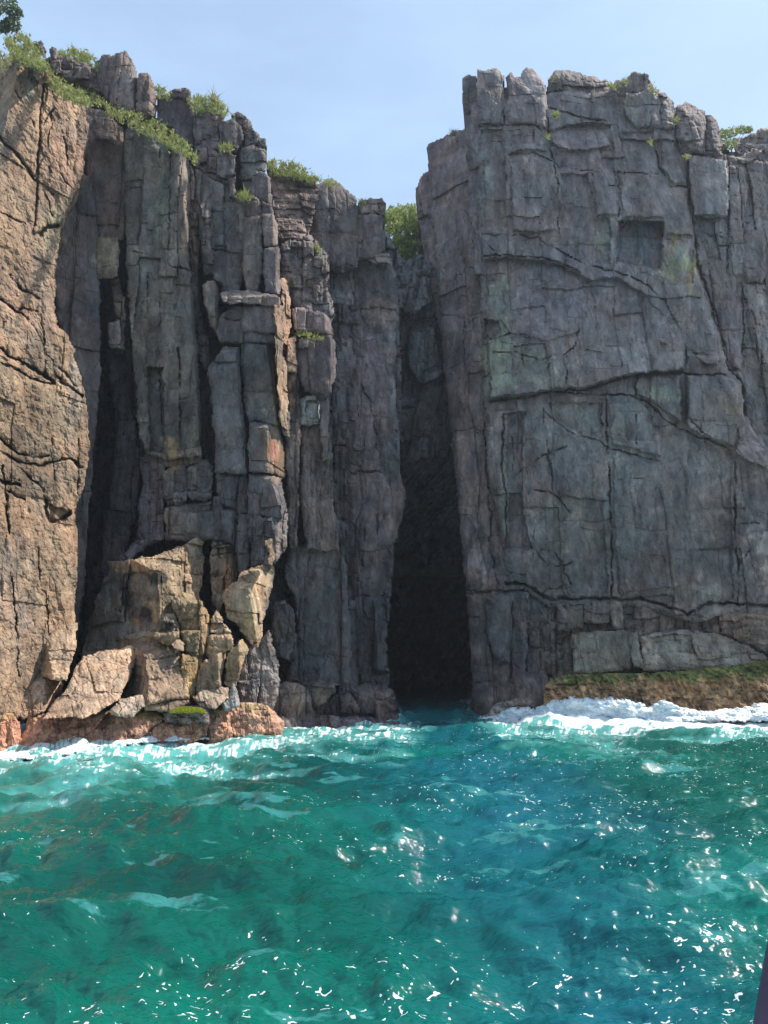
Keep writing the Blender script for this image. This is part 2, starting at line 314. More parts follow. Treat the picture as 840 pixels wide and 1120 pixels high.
# ------------------------------------------------------------------ colour patches (a few paint shade) and traced cracks
BLOBS += [
 (462,690,60,120,(.035,.037,.042),1.0),  # cave darkness painted into the chasm wall's colour
 (140,650,34,30,(.06,.06,.062),.9),(122,668,6,16,(.27,.27,.26),.9),(156,664,7,20,(.25,.25,.24),.9),(140,690,16,10,(.28,.28,.28),.8),(165,640,5,12,(.26,.25,.22),.9),
 (710,600,160,75,(.088,.082,.082),.95),(600,640,60,50,(.089,.085,.085),.7),(560,680,40,70,(.095,.092,.10),.6),(345,690,50,80,(.075,.074,.08),.8),(255,560,50,50,(.085,.083,.088),.6),(405,690,30,90,(.075,.07,.076),.7),(545,700,40,60,(.080,.076,.08),.8),(250,450,30,60,(.088,.088,.088),.5),(110,330,14,60,(.088,.086,.088),.6),  # lower cliffs darkened: wet rock, and shade put into the colour
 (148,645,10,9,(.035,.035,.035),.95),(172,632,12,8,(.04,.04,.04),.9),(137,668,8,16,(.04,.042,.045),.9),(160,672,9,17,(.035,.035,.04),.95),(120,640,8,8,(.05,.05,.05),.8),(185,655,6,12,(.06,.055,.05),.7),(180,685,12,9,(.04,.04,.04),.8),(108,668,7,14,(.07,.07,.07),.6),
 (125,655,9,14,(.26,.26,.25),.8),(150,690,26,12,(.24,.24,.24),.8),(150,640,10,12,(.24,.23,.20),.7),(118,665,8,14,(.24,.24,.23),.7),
 (660,165,30,20,(.21,.18,.175),.7),(745,500,60,40,(.15,.135,.13),.5),
 (75,165,22,45,(.42,.27,.20),.6),(30,330,40,50,(.40,.27,.21),.4),(20,230,14,40,(.40,.30,.20),.5),(55,250,20,18,(.36,.30,.16),.6),(40,440,45,40,(.44,.32,.20),.4),
 (12,640,22,50,(.33,.28,.25),.6),(60,600,20,50,(.40,.27,.17),.5),(34,90,6,26,(.16,.20,.17),.7),(20,700,30,40,(.36,.26,.20),.5),(82,420,8,60,(.36,.31,.27),.5),
 (118,285,12,22,(.27,.24,.17),.8),(176,210,10,60,(.16,.165,.13),.6),(160,230,10,55,(.12,.13,.13),.5),(190,500,8,22,(.33,.22,.11),.8),(178,500,6,18,(.24,.20,.15),.6),
 (212,500,6,18,(.24,.23,.21),.6),(200,575,14,14,(.17,.15,.14),.6),(150,530,14,40,(.11,.10,.12),.6),
 (201,205,8,50,(.27,.20,.155),.9),(300,495,12,38,(.42,.25,.13),.9),(300,490,5,16,(.44,.16,.12),.6),(312,380,10,75,(.30,.21,.15),.9),(302,420,4,50,(.36,.31,.13),.7),
 (234,335,10,26,(.21,.20,.175),.8),(275,178,8,10,(.22,.25,.20),.6),(262,322,22,8,(.24,.20,.18),.7),(340,450,12,14,(.30,.31,.30),.8),(332,520,6,50,(.22,.15,.13),.6),
 (395,450,26,90,(.15,.12,.13),.6),(410,560,22,70,(.14,.115,.12),.6),
 (548,335,14,35,(.21,.23,.17),.8),(545,400,22,28,(.23,.25,.18),.8),(580,400,26,22,(.20,.22,.17),.75),(600,415,30,14,(.19,.20,.17),.6),(625,365,30,30,(.165,.14,.13),.6),
 (552,220,6,24,(.24,.21,.17),.7),(530,190,8,40,(.20,.215,.20),.6),(590,215,10,24,(.20,.20,.20),.5),(570,215,24,20,(.17,.15,.15),.5),
 (743,288,18,28,(.28,.27,.15),.9),(755,300,8,18,(.33,.29,.13),.6),(742,262,12,6,(.17,.13,.07),.7),(700,266,24,26,(.12,.155,.165),.8),(660,265,12,24,(.18,.20,.16),.6),(744,275,6,12,(.20,.27,.26),.6),
 (725,430,18,12,(.22,.24,.19),.8),(690,450,22,26,(.15,.175,.165),.7),(680,540,30,70,(.13,.145,.145),.6),(620,480,50,40,(.145,.16,.155),.6),(740,560,40,60,(.15,.14,.14),.5),
 (800,450,12,14,(.23,.20,.12),.6),(620,580,30,40,(.18,.17,.15),.5),(553,540,6,50,(.19,.20,.17),.6),(645,300,60,30,(.165,.16,.19),.5),(600,340,50,30,(.15,.145,.175),.5),
 (500,300,12,70,(.17,.14,.145),.6),(482,280,5,60,(.22,.21,.20),.6),(475,190,12,50,(.16,.12,.13),.6),(495,620,20,60,(.14,.125,.125),.5),
 (640,712,22,18,(.23,.22,.19),.7),(745,710,45,16,(.20,.20,.175),.7),(697,712,7,18,(.26,.25,.22),.7),(780,650,40,14,(.16,.14,.12),.5),(640,660,40,14,(.15,.125,.12),.5),
 (720,130,40,30,(.17,.155,.155),.4),(620,160,40,22,(.21,.175,.175),.6),(560,110,30,18,(.19,.165,.165),.6),(775,210,16,30,(.19,.19,.19),.5),
 (120,690,26,26,(.36,.35,.33),.6),(110,640,10,20,(.22,.21,.20),.6),(210,745,6,30,(.42,.28,.12),.7),(220,700,10,25,(.40,.30,.17),.5),(250,630,6,22,(.36,.19,.10),.7),(272,680,8,18,(.33,.28,.12),.5),
 (320,760,20,14,(.22,.19,.17),.7),(560,770,30,14,(.28,.24,.21),.6),
]
def C_(name, *ls): CR[name] = [(pts, w_, d_) for (pts, w_, d_) in ls]
C_('wall', ([(0,152),(12,162),(25,178),(38,197)],2.29,0.80), ([(48,85),(46,110),(44,140),(42,165),(41,197),(40,225),(36,258)],1.89,0.64),
 ([(38,197),(50,206),(58,213)],1.35,0.40), ([(18,100),(28,118),(38,138)],1.22,0.40), ([(45,140),(52,128),(58,118)],1.08,0.32), ([(44,180),(52,160),(55,140),(56,120)],1.08,0.40),
 ([(0,232),(15,240),(30,246)],1.22,0.24), ([(10,300),(24,317),(42,326)],1.76,0.64), ([(0,327),(12,336),(21,342),(31,349)],1.76,0.64), ([(21,340),(26,336),(42,342)],1.62,0.64),
 ([(0,382),(14,392),(29,398),(43,407),(58,418)],2.56,0.96), ([(0,395),(12,401),(29,411),(48,419),(58,419)],1.49,0.56), ([(60,411),(71,420),(80,427),(90,434)],2.03,0.72),
 ([(64,402),(72,410),(82,422)],1.22,0.48), ([(45,345),(48,370),(49,395),(49,410)],1.08,0.40), ([(0,479),(12,490),(24,498),(40,500),(55,499)],1.62,0.64),
 ([(0,493),(14,503),(31,508),(48,508),(64,503),(76,502),(89,511)],1.76,0.72), ([(19,510),(33,521),(48,536),(50,550)],1.35,0.48), ([(0,526),(10,527),(21,530)],3.24,0.96),
 ([(10,538),(26,546)],2.03,0.64), ([(50,548),(51,562),(55,571),(69,569),(77,561)],3.10,1.12), ([(3,510),(6,533),(8,560),(9,583)],1.22,0.48), ([(11,619),(15,648),(19,700),(20,738)],1.22,0.35),
 ([(56,480),(57,505),(59,525)],0.94,0.32), ([(85,480),(86,510),(86,540)],1.35,0.48), ([(43,256),(52,249),(62,247)],2.97,0.80), ([(30,349),(42,365),(50,385),(58,400)],0.81,0.24),
 ([(50,650),(53,690),(60,705)],0.94,0.32), ([(42,600),(44,640),(50,650)],1.08,0.32), ([(0,345),(4,352),(2,360)],1.35,0.48), ([(70,150),(73,170),(74,180)],1.22,0.40), ([(62,175),(70,195),(78,205)],0.94,0.32), ([(44,160),(50,175),(56,190)],1.08,0.48), ([(46,205),(54,222),(58,235)],1.08,0.32))
C_('pillar', ([(136,274),(157,277),(176,286),(195,293),(208,296)],.9,.4), ([(175,152),(176,172)],1.2,.5), ([(185,158),(186,200),(184,275)],.7,.25), ([(196,380),(197,430),(197,498)],1.2,.5),
 ([(175,320),(174,400),(178,495)],.9,.3), ([(163,300),(160,350)],.7,.2), ([(200,200),(205,240)],.5,.2))
C_('mid', ([(388,240),(388,290),(380,330)],1.2,.4), ([(352,275),(352,330),(345,360)],.9,.3))
C_('tall', ([(395,421),(405,440),(411,470),(412,490),(420,505)],1.1,.4), ([(376,519),(395,515),(420,517),(438,516)],1.4,.5), ([(384,652),(400,652),(420,651)],1.2,.5),
 ([(400,570),(397,600),(396,620)],.9,.3), ([(396,655),(402,690),(404,720)],1.0,.3), ([(414,560),(412,600)],.8,.3))
C_('side', ([(482,345),(495,346),(505,347)],.9,.35), ([(504,600),(506,645),(512,646),(520,646)],1.0,.3), ([(514,90),(518,200),(521,300)],.9,.3), ([(495,152),(498,250),(500,340)],.6,.15),
 ([(528,440),(532,500),(536,560)],1.0,.35), ([(507,345),(508,400),(515,470)],.8,.25), ([(505,650),(530,648),(550,646),(573,646)],1.6,.6), ([(510,675),(530,675)],.9,.3), ([(515,746),(540,746)],.9,.3),
 ([(538,560),(536,600),(545,640)],1.2,.4),([(559,660),(560,700),(558,745)],1.6,.5),([(536,655),(533,690),(540,722)],1.3,.4))
C_('face', ([(529,281),(557,279),(583,281),(612,287),(631,297),(645,306)],1.3,.5), ([(529,256),(569,257),(588,261),(610,273),(631,285),(650,292),(676,298),(700,306),(723,325),(735,344),(747,370),(750,384)],1.1,.4),
 ([(527,256),(528,262),(540,275)],1,.3), ([(536,440),(557,436),(593,431),(607,425),(640,426),(666,417),(688,412),(719,408),(745,407),(764,411),(792,410)],2.0,.7),
 ([(607,428),(640,431),(676,431),(707,438),(726,457),(742,469),(769,479),(802,492)],1.4,.5), ([(750,455),(764,469),(783,484)],1.0,.3),
 ([(663,436),(664,483),(667,533),(669,590),(669,654)],1.1,.45), ([(657,436),(659,470)],.9,.3), ([(676,617),(678,655)],1.0,.35), ([(750,384),(750,407),(750,469)],1.1,.4),
 ([(803,493),(804,531),(804,590),(807,614),(807,657)],1.3,.5), ([(822,600),(812,612),(807,620)],.9,.3), ([(808,572),(830,572)],.9,.3), ([(593,450),(612,464),(626,474),(650,480),(666,489),(695,498),(722,505)],.9,.35),
 ([(562,521),(583,506),(602,495),(619,488)],1.1,.35), ([(594,448),(599,495),(605,538)],1.0,.35), ([(550,452),(549,505),(552,533),(554,600)],1.8,.6), ([(696,412),(696,433)],1.3,.4), ([(696,452),(696,486)],.9,.3),
 ([(645,304),(650,332),(653,356)],.8,.3), ([(676,525),(707,524)],1.0,.2), ([(640,546),(662,548)],1.0,.2), ([(610,200),(611,255)],.7,.25), ([(552,76),(551,100),(550,138)],1.2,.5), ([(597,92),(599,150),(610,200)],1.1,.4),
 ([(524,137),(550,137),(576,135),(593,142)],1.1,.4), ([(555,170),(583,167),(602,174),(612,184),(648,187)],1.0,.3), ([(600,118),(625,125),(640,130),(663,133)],1.3,.5), ([(676,189),(719,191)],.8,.3),
 ([(647,190),(652,203),(673,203),(673,189),(647,190)],.8,.2), ([(677,189),(677,236)],.8,.3), ([(717,165),(721,181),(733,203),(750,205)],1.2,.45), ([(738,138),(745,165),(752,174),(754,227),(759,262),(766,300),(783,344),(792,378)],1.8,.7),
 ([(553,637),(575,640),(600,655),(640,655),(700,655),(715,658),(735,665),(752,672),(760,668),(775,660),(800,660),(840,662)],2.2,.9),
 ([(529,370),(545,371),(558,365),(575,367)],1.2,.35), ([(530,413),(552,407)],1.1,.3), ([(532,350),(530,380)],1.1,.3), ([(540,385),(565,386),(590,394),(620,387),(630,378),(634,360)],.9,.3), ([(617,392),(620,420)],1.0,.3),
 ([(585,536),(600,537),(612,545),(622,560)],1.0,.3), ([(583,560),(584,600),(600,620)],.9,.25), ([(600,395),(602,415)],.9,.3), ([(570,380),(572,400)],.9,.25), ([(725,258),(725,312)],.9,.3), ([(573,450),(572,475)],.9,.3),
 ([(585,650),(620,640)],.6,.2), ([(700,120),(684,140)],.6,.2), ([(640,160),(668,166)],.6,.2), ([(560,479),(561,515)],.8,.25), ([(590,600),(608,605),(625,640)],.9,.3), ([(625,615),(605,620)],.8,.3))
C_('right', ([(796,179),(797,240),(796,300)],1.0,.4), ([(762,237),(796,236)],.9,.3), ([(764,252),(780,258),(796,262)],.8,.3), ([(812,256),(810,310),(815,330)],1.0,.4), ([(812,320),(812,400)],1.2,.5), ([(833,340),(833,410)],.9,.4))
C_('lattice', ([(232,600),(244,596),(257,593)],1.2,.3), ([(233,607),(246,604),(259,601)],1.2,.3), ([(238,592),(240,610)],1.2,.3), ([(246,589),(249,608)],1.2,.3), ([(250,612),(247,630),(243,648)],1.2,.35))
C_('foot', ([(607,658),(608,690),(609,743)],1.3,.5), ([(638,660),(637,680)],1.1,.4), ([(667,658),(668,680)],1,.3), ([(681,658),(683,690)],1,.35), ([(700,664),(703,690)],.9,.3), ([(786,665),(788,690)],1.3,.45), ([(812,670),(813,690)],1.2,.4),
 ([(810,702),(822,715)],1.0,.4), ([(735,700),(750,690)],.5,.15), ([(573,660),(575,735)],1.0,.3), ([(695,690),(690,710),(692,730)],1.0,.4), ([(762,672),(770,690),(790,700)],.9,.3))
# ------------------------------------------------------------------ the cliffs themselves (setting)
rock('cliff_left', None, None, [(-110,55),(0,84),(60,100),(100,112),(150,124),(205,135),(245,140),(275,165),(296,205),(340,222),(385,235),(418,255),(426,285),(436,300),(440,440),(436,560),(424,700),(430,830),(-110,850)],
     [(200,400,38.2,.9,.35)], 'back', (.07,.07,.076), dent=[([(78,420),(112,330),(150,470),(158,560),(140,610),(120,640),(96,760),(70,760)],4.0)], kind='structure', st=2.2, ext=24)
rock('cliff_left_wall', None, None, [(-110,55),(-30,68),(0,66),(10,60),(28,62),(45,76),(60,88),(78,100),(93,114),(97,140),(93,165),(91,190),(86,205),(76,225),(67,245),(63,275),(60,310),(61,340),(63,355),(75,365),(82,385),(90,415),(96,450),(98,490),(95,520),(88,545),(82,560),(85,590),(85,620),(84,650),(80,690),(70,720),(60,750),(20,790),(-110,830)],
     [(50,400,29.5,4.2,.5),(20,72,29.9,-3.8,2.3)], 'wall', TAN, kind='structure', warp=1.6, ext=9, cr=('wall',), bev=(.3,.5), st=1.15,
     dent=[([(52,550),(55,571),(69,569),(77,561),(70,556)],.35)])
rock('chasm_wall', None, None, [(405,225),(418,245),(428,262),(440,285),(455,278),(466,280),(480,300),(500,400),(525,560),(520,585),(530,700),(535,830),(395,830),(400,600),(425,500),(415,300)],
     [(460,300,45.5,0,-2),(460,500,49.5,0,-9)], 'back', (.17,.185,.21), kind='structure', dent=[([(434,300),(462,294),(472,330),(452,348),(434,338)],-1.3),([(446,362),(476,356),(486,410),(460,424),(444,400)],-1.5),([(430,430),(455,436),(458,480),(436,486)],-1.2)], ext=20, st=1.5)
if 0: rock('cave_wall', None, None, [(385,480),(545,480),(570,850),(370,850)], 74, 'back', (.03,.03,.035), kind='structure', ext=6, st=2)
rock('cliff_right', None, None, [(462,212),(480,190),(512,165),(524,120),(530,96),(560,92),(600,100),(660,96),(690,92),(715,110),(745,128),(780,145),(800,165),(830,160),(860,165),(960,150),(1040,200),(1060,830),(520,830),(516,700),(506,600),(494,470),(482,350),(470,260)],
     [(700,400,42.4,-.1,.25),(520,400,44,-4,.25)], 'back', DARK, kind='structure', st=2.2, ext=24)
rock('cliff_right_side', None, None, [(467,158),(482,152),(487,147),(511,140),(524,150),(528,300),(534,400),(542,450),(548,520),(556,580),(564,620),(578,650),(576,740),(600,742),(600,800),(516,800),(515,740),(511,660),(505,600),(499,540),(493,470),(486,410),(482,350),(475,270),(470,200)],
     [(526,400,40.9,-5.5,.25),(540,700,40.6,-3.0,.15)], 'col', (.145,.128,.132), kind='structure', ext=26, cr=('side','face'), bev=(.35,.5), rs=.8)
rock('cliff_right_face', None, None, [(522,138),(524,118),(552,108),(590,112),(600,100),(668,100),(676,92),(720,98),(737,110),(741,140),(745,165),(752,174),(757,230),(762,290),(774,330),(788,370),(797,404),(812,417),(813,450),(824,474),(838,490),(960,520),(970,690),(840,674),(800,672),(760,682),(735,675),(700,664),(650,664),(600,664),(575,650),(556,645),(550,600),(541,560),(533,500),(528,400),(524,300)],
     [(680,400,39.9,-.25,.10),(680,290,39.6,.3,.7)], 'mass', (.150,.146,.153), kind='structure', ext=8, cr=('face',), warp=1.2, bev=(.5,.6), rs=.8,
     dent=[([(676,240),(726,242),(724,297),(700,291),(674,286)],1.3), ([(650,238),(668,238),(668,288),(652,288)],.35), ([(728,256),(758,256),(760,312),(728,312)],.25), ([(529,349),(546,350),(548,366),(531,371)],.35),
           ([(554,452),(572,450),(572,560),(582,600),(556,600)],.45), ([(529,283),(560,281),(583,283),(612,289),(645,306),(676,303),(702,320),(728,346),(748,384),(749,405),(719,407),(688,410),(640,424),(600,428),(557,434),(536,437)],-.15,1.25),
           ([(752,409),(790,411),(811,420),(811,450),(803,488),(770,478),(752,468)],-.95), ([(532,352),(548,350),(560,366),(600,372),(634,362),(636,384),(600,396),(560,408),(533,412)],.16),
           ([(606,700),(607,745),(626,742),(626,700)],.3),
           ([(756,384),(770,386),(786,390),(783,400),(770,398)],-.25,9), ([(719,368),(727,369),(731,376),(722,377)],-.2,9), ([(600,142),(625,136),(645,136),(666,140),(668,160),(640,166),(612,164),(603,155)],-.1,2.6),
           ([(560,148),(580,146),(597,150),(598,166),(575,164),(558,168)],-.1,2.2), ([(527,141),(550,141),(552,172),(554,250),(530,252)],0.25), ([(558,172),(582,170),(602,178),(607,250),(590,256),(560,252)],-0.29),
           ([(613,190),(645,190),(650,234),(640,250),(614,250)],0.25), ([(648,192),(673,191),(676,235),(652,236)],-.2,.6), ([(679,192),(718,192),(728,212),(728,238),(680,238)],-0.25), ([(675,145),(714,142),(718,165),(722,184),(678,186)],.14,.5),
           ([(722,146),(737,146),(742,170),(750,200),(738,202),(724,184)],-0.32), ([(665,440),(700,440),(724,458),(724,500),(698,494),(668,486)],-0.25), ([(600,440),(655,440),(660,476),(626,470),(602,456)],0.21), ([(670,492),(722,508),(748,500),(748,640),(680,650),(672,600)],-0.17),
           ([(604,540),(660,548),(666,650),(605,648)],0.21), ([(752,474),(800,494),(802,655),(754,668)],0.25), ([(696,412),(745,410),(747,464),(728,452),(706,434),(697,432)],-0.32), ([(598,142),(640,133),(668,137),(672,165),(672,188),(648,186),(612,183),(602,172)],.3)])
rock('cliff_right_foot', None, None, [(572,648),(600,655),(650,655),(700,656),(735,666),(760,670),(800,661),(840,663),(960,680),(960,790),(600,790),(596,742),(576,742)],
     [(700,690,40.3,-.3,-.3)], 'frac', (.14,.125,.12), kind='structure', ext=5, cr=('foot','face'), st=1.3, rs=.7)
rock('cliff_right_shoulder', None, None, [(745,170),(795,168),(830,176),(960,172),(970,560),(838,500),(826,480),(816,455),(812,420),(798,405),(786,370),(772,330),(760,290),(752,230)],
     [(790,300,41.0,.3,.3)], 'col', (.155,.15,.153), kind='structure', ext=6, cr=('right','face'), rs=1.1)
def headland(name, x0, x1, y0, y1, z0, z1, sd, n=40):
    # solid ground added behind the faces: closed box keeping light out of the cave
    V = []; Q = []
    def grid(o, u, v, nu, nv, f):
        b = len(V)
        for i in range(nu + 1):
            for j in range(nv + 1): V.append(f(np.array(o, float) + np.array(u) * i / nu + np.array(v) * j / nv))
        for i in range(nu):
            for j in range(nv): Q.append([b + i * (nv + 1) + j, b + (i + 1) * (nv + 1) + j, b + (i + 1) * (nv + 1) + j + 1, b + i * (nv + 1) + j + 1])
    def up(p): 
        p[2] += float(1.6 * fbm(p[0] * .06, p[1] * .06, sd, 4)) if p[2] > z1 - .01 else 0; return p
    dx, dy, dz = x1 - x0, y1 - y0, z1 - z0
    grid((x0, y0, z1), (dx, 0, 0), (0, dy, 0), n, n, up)
    for o, u in (((x0, y0, z0), (dx, 0, 0)), ((x1, y0, z0), (0, dy, 0)), ((x1, y1, z0), (-dx, 0, 0)), ((x0, y1, z0), (0, -dy, 0))): grid(o, u, (0, 0, dz), n, 6, up)
    grid((x0, y1, z0), (dx, 0, 0), (0, -dy, 0), 2, 2, lambda p: p)
    V = np.array(V); cc = np.tile((.09, .09, .075), (len(V), 1))
    link(name, build_mesh(name, V, Q, ROCK, col=cc), kind='structure')
headland('headland_left', -90, -5.5, 45, 140, -3, 24, 3)
headland('headland_right', 9.5, 90, 52, 140, -3, 26, 4)
headland('headland_back', -6.5, 10.5, 60, 130, 9.5, 27, 5)
headland('cave_back', -6.5, 10.5, 78, 130, -3, 9.4, 6, 8)
# ------------------------------------------------------------------ left: rocks around the shaded recess
LC='columns of the left cliff'; LT='rocks on the left skyline'; LB='broken blocks on the left cliff'; FB='boulders at the foot of the left cliff'; TR='seaweed-crusted rocks at the left waterline'; RK='rocks on the right skyline'; RS='blocks at the foot of the right cliff'
def dk(a):
    a = list(a)
    if len(a) > 6 and a[6] in (LC, LB, LT):
        f = .80 * (.80 + .4 * float(h1(seedc[0], 77))); a[5] = tuple(v * f for v in a[5]) if np.mean(a[5]) < .2 else a[5]
    return a
def block(*a, **k):
    if RK in a:
        a = list(a); a[3] = a[3] + .4 if not isinstance(a[3], list) else [(p[0], p[1], p[2] + .4, p[3], p[4]) for p in a[3]]
    return rock('rock_block', *dk(a), **k)
def column(*a, **k): return rock('rock_column', *dk(a), **k)
def boulder(*a, **k): k.setdefault('rel','boul'); k.setdefault('bev',(.35,.4)); k.setdefault('ext',3.0); k.setdefault('st',1.1); return rock('boulder', *a, **k)
def slab(*a, **k): return rock('rock_slab', *dk(a), **k)
slab('dark smooth slab recessed just right of the sunlit tan wall','rock slab',[(60,240),(72,215),(90,190),(100,192),(104,220),(107,260),(109,330),(110,400),(108,440),(102,500),(97,560),(92,640),(84,700),(74,710),(78,600),(78,540),(86,480),(82,400),(62,350),(58,300)],[(90,400,33.2,2.5,.3)],'mass',(.135,.13,.135),LC,rs=.7,ext=4)
slab('purplish overhanging face under the grass, left of the tall streaked column','rock face',[(90,112),(100,118),(118,124),(134,140),(138,180),(139,230),(134,264),(108,264),(102,235),(95,200),(93,150)],[(115,190,35.0,.6,.3)],'mass',(.165,.14,.135),LC,rs=.8)
block('small rounded cap stone under the trailing grass on the left cliff','rock block',[(112,130),(118,127),(124,131),(124,140),(121,143),(113,140)],34.2,'boul',BRN,LB,st=1,ext=1.5,bev=(.2,.25))
block('thin flat stone lying under the small rounded cap stone','rock block',[(103,142),(112,139),(124,143),(124,152),(110,151),(104,148)],34.2,'lay',BRN,LB,st=1,ext=1.5,bev=(.15,.2))
block('pale hanging block at the top of the dark recess','rock block',[(105,263),(112,259),(128,260),(130,275),(129,303),(108,305),(105,290)],33.9,'mass',(.19,.175,.14),LB,st=1,ext=3,bev=(.2,.25))
column('thin split sliver below the pale hanging block','rock column',[(122,306),(130,304),(136,330),(136,382),(127,382),(125,360),(128,345),(122,325)],34.4,'frac',(.16,.145,.13),LC,st=1.1)
block('small grey block wedged beside the recess, under the thin sliver','rock block',[(118,352),(130,350),(132,381),(121,380)],33.9,'mass',(.15,.15,.155),LB,st=1,ext=2,bev=(.2,.25))
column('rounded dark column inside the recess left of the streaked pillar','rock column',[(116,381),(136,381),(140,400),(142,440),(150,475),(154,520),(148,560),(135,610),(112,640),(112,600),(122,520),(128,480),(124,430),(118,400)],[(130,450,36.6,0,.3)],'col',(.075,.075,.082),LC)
column('tall streaked grey column beneath the long grass strip','rock column',[(136,150),(140,139),(155,138),(171,146),(176,152),(184,157),(186,157),(195,160),(207,172),(208,210),(208,245),(206,275),(209,300),(212,330),(216,380),(219,440),(220,500),(184,502),(160,497),(152,480),(146,400),(141,330),(138,275),(136,220)],
     [(180,300,33.9,-.4,.15),(194,160,33.7,12,1.0)],'col',(.150,.155,.145),LC,cr=('pillar',),rs=.8,ext=7,dent=[([(160,402),(178,402),(180,496),(164,494)],.7)])
slab('narrow pinkish sliver standing right of the streaked column','rock sliver',[(209,182),(214,196),(217,220),(218,260),(216,300),(210,305),(208,260),(209,215)],[(213,240,35.3,3,.2)],'frac',(.21,.16,.145),LC,st=1)
column('pair of thin strips in the dark cleft below the pinkish sliver','rock column',[(207,296),(215,298),(219,345),(226,365),(230,400),(226,405),(220,395),(214,360)],34.8,'frac',(.13,.13,.14),LC,st=1.1)
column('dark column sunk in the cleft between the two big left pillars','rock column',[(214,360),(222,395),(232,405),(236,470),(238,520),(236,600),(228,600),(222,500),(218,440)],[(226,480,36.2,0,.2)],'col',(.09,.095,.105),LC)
block('rust-stained block under the streaked column','rock block',[(166,478),(184,478),(190,478),(219,479),(221,505),(216,510),(185,511),(167,508),(164,494)],34.1,'frac',(.17,.15,.13),LB,ext=3)
block('squarish blue-grey block below the rust-stained one, left of its twin','rock block',[(179,516),(186,510),(202,508),(205,520),(204,548),(196,553),(184,552),(179,545)],[(190,530,33.5,0,.4)],'boul',(.13,.135,.145),LB,ext=3,st=1.1,bev=(.4,.4))
block('squarish rounded block touching the dark cleft, right of its blue-grey twin','rock block',[(205,512),(215,506),(226,503),(232,510),(232,546),(224,549),(210,548),(205,540)],[(218,530,33.5,0,.4)],'boul',(.135,.14,.145),LB,ext=3,st=1.1,bev=(.4,.4))
block('wide streaked block under the two squarish blocks','rock block',[(180,556),(200,551),(232,549),(236,560),(236,590),(210,592),(180,590)],33.4,'mass',(.13,.125,.12),LB,ext=3,st=1.1,bev=(.3,.3))
slab('stepped purplish rock left of the squarish blocks, over the recess','rock block',[(152,500),(166,496),(180,512),(180,590),(165,596),(150,606),(135,618),(125,620),(136,604),(150,590),(152,550),(156,530)],[(165,550,34.0,-1.2,.3)],'frac',(.13,.12,.135),LB,ext=4,rs=.7)
# skyline left
slab('ragged rock between the two grass ridges at the far left','rock outcrop',[(50,64),(62,60),(75,64),(95,70),(106,78),(108,100),(96,94),(80,88),(60,84),(48,72)],[(80,80,36.0,0,.8)],'frac',(.17,.15,.14),LT,ext=8,rs=1.3)
block('small dark rounded stone poking out of the left grass clump','rock',[(36,47),(44,45),(52,55),(50,64),(42,58)],31.2,'boul',(.13,.12,.12),LT,ext=3,st=1,bev=(.3,.3))
block('little dark upright stone beside the grass ridge','rock',[(55,55),(59,51),(63,56),(62,66),(57,66)],33,'boul',(.12,.115,.12),LT,ext=3,st=1,bev=(.3,.3))
block('brown rounded rock tucked under the far left grass clump','rock',[(34,68),(42,66),(50,74),(53,86),(46,92),(38,84)],29.3,'boul',(.17,.13,.12),LT,ext=3,st=1,bev=(.4,.4))
block('left peak of the big twin-peaked dark block on the skyline','rock block',[(104,72),(112,61),(120,60),(124,70),(126,118),(118,112),(105,98),(103,85)],36.4,'col',(.14,.13,.135),LT,ext=5,bev=(.5,.5))
block('big twin-peaked dark block standing tallest on the left skyline','rock block',[(119,62),(126,58),(137,57),(144,64),(148,75),(151,85),(150,122),(136,122),(122,116),(119,90)],[(135,90,35.9,0,.4),(145,75,35.9,8,.4)],'col',(.165,.145,.14),LT,ext=5,bev=(.5,.5))
block('brown rounded column leaning beside the twin-peaked block','rock block',[(150,86),(154,80),(161,80),(166,88),(171,107),(171,128),(160,126),(149,122)],[(158,100,35.6,0,.4),(163,100,35.6,7,.4)],'col',(.19,.155,.145),LT,ext=5,bev=(.5,.5))
block('wide smooth dark block right of the brown leaning column','rock block',[(171,104),(187,104),(205,111),(212,120),(213,165),(200,155),(186,140),(171,130)],[(190,125,36.6,.6,.5)],'mass',(.12,.115,.125),LT,ext=6,rs=.7)
block('flat cap stone on the wide smooth dark block','rock block',[(186,100),(190,97),(203,96),(209,101),(209,109),(200,109),(186,106)],36.4,'boul',(.15,.14,.14),LT,ext=4,st=1)
block('pale rough fluted block under the grassy tuft','rock block',[(212,120),(225,116),(243,124),(247,135),(243,160),(230,166),(213,170)],35.9,'frac',(.17,.165,.175),LT,ext=6)
block('squat upright block between the fluted block and the skyline knobs','rock block',[(244,133),(255,130),(264,137),(265,155),(258,170),(246,160)],35.6,'mass',(.14,.135,.14),LT,ext=5,st=1.1)
block('rounded topmost knob at the skyline corner of the stepped crest','rock block',[(252,126),(262,122),(270,128),(276,136),(272,142),(262,136),(254,132)],36.2,'boul',(.16,.15,.15),LT,ext=4,st=1)
block('small rounded knob stepping down from the topmost one','rock block',[(266,144),(277,140),(283,147),(283,158),(268,160)],35.8,'boul',(.14,.135,.14),LT,ext=4,st=1)
block('small dark knob at the outer end of the stepped crest','rock block',[(281,151),(290,151),(292,162),(282,163)],35.8,'boul',(.12,.12,.125),LT,ext=4,st=1)
block('tall pale-spotted block under the small dark knob','rock block',[(263,165),(276,158),(290,164),(292,188),(284,186),(279,205),(266,212),(263,190)],[(278,180,35.1,0,.3),(287,180,35.1,7,.3)],'mass',(.15,.145,.15),LT,ext=6,st=1.1)
block('chunky block with a small plant on top, mid left crest','rock block',[(237,170),(248,163),(257,169),(258,192),(252,196),(238,192)],34.9,'mass',(.145,.14,.15),LB,ext=5,st=1.1)
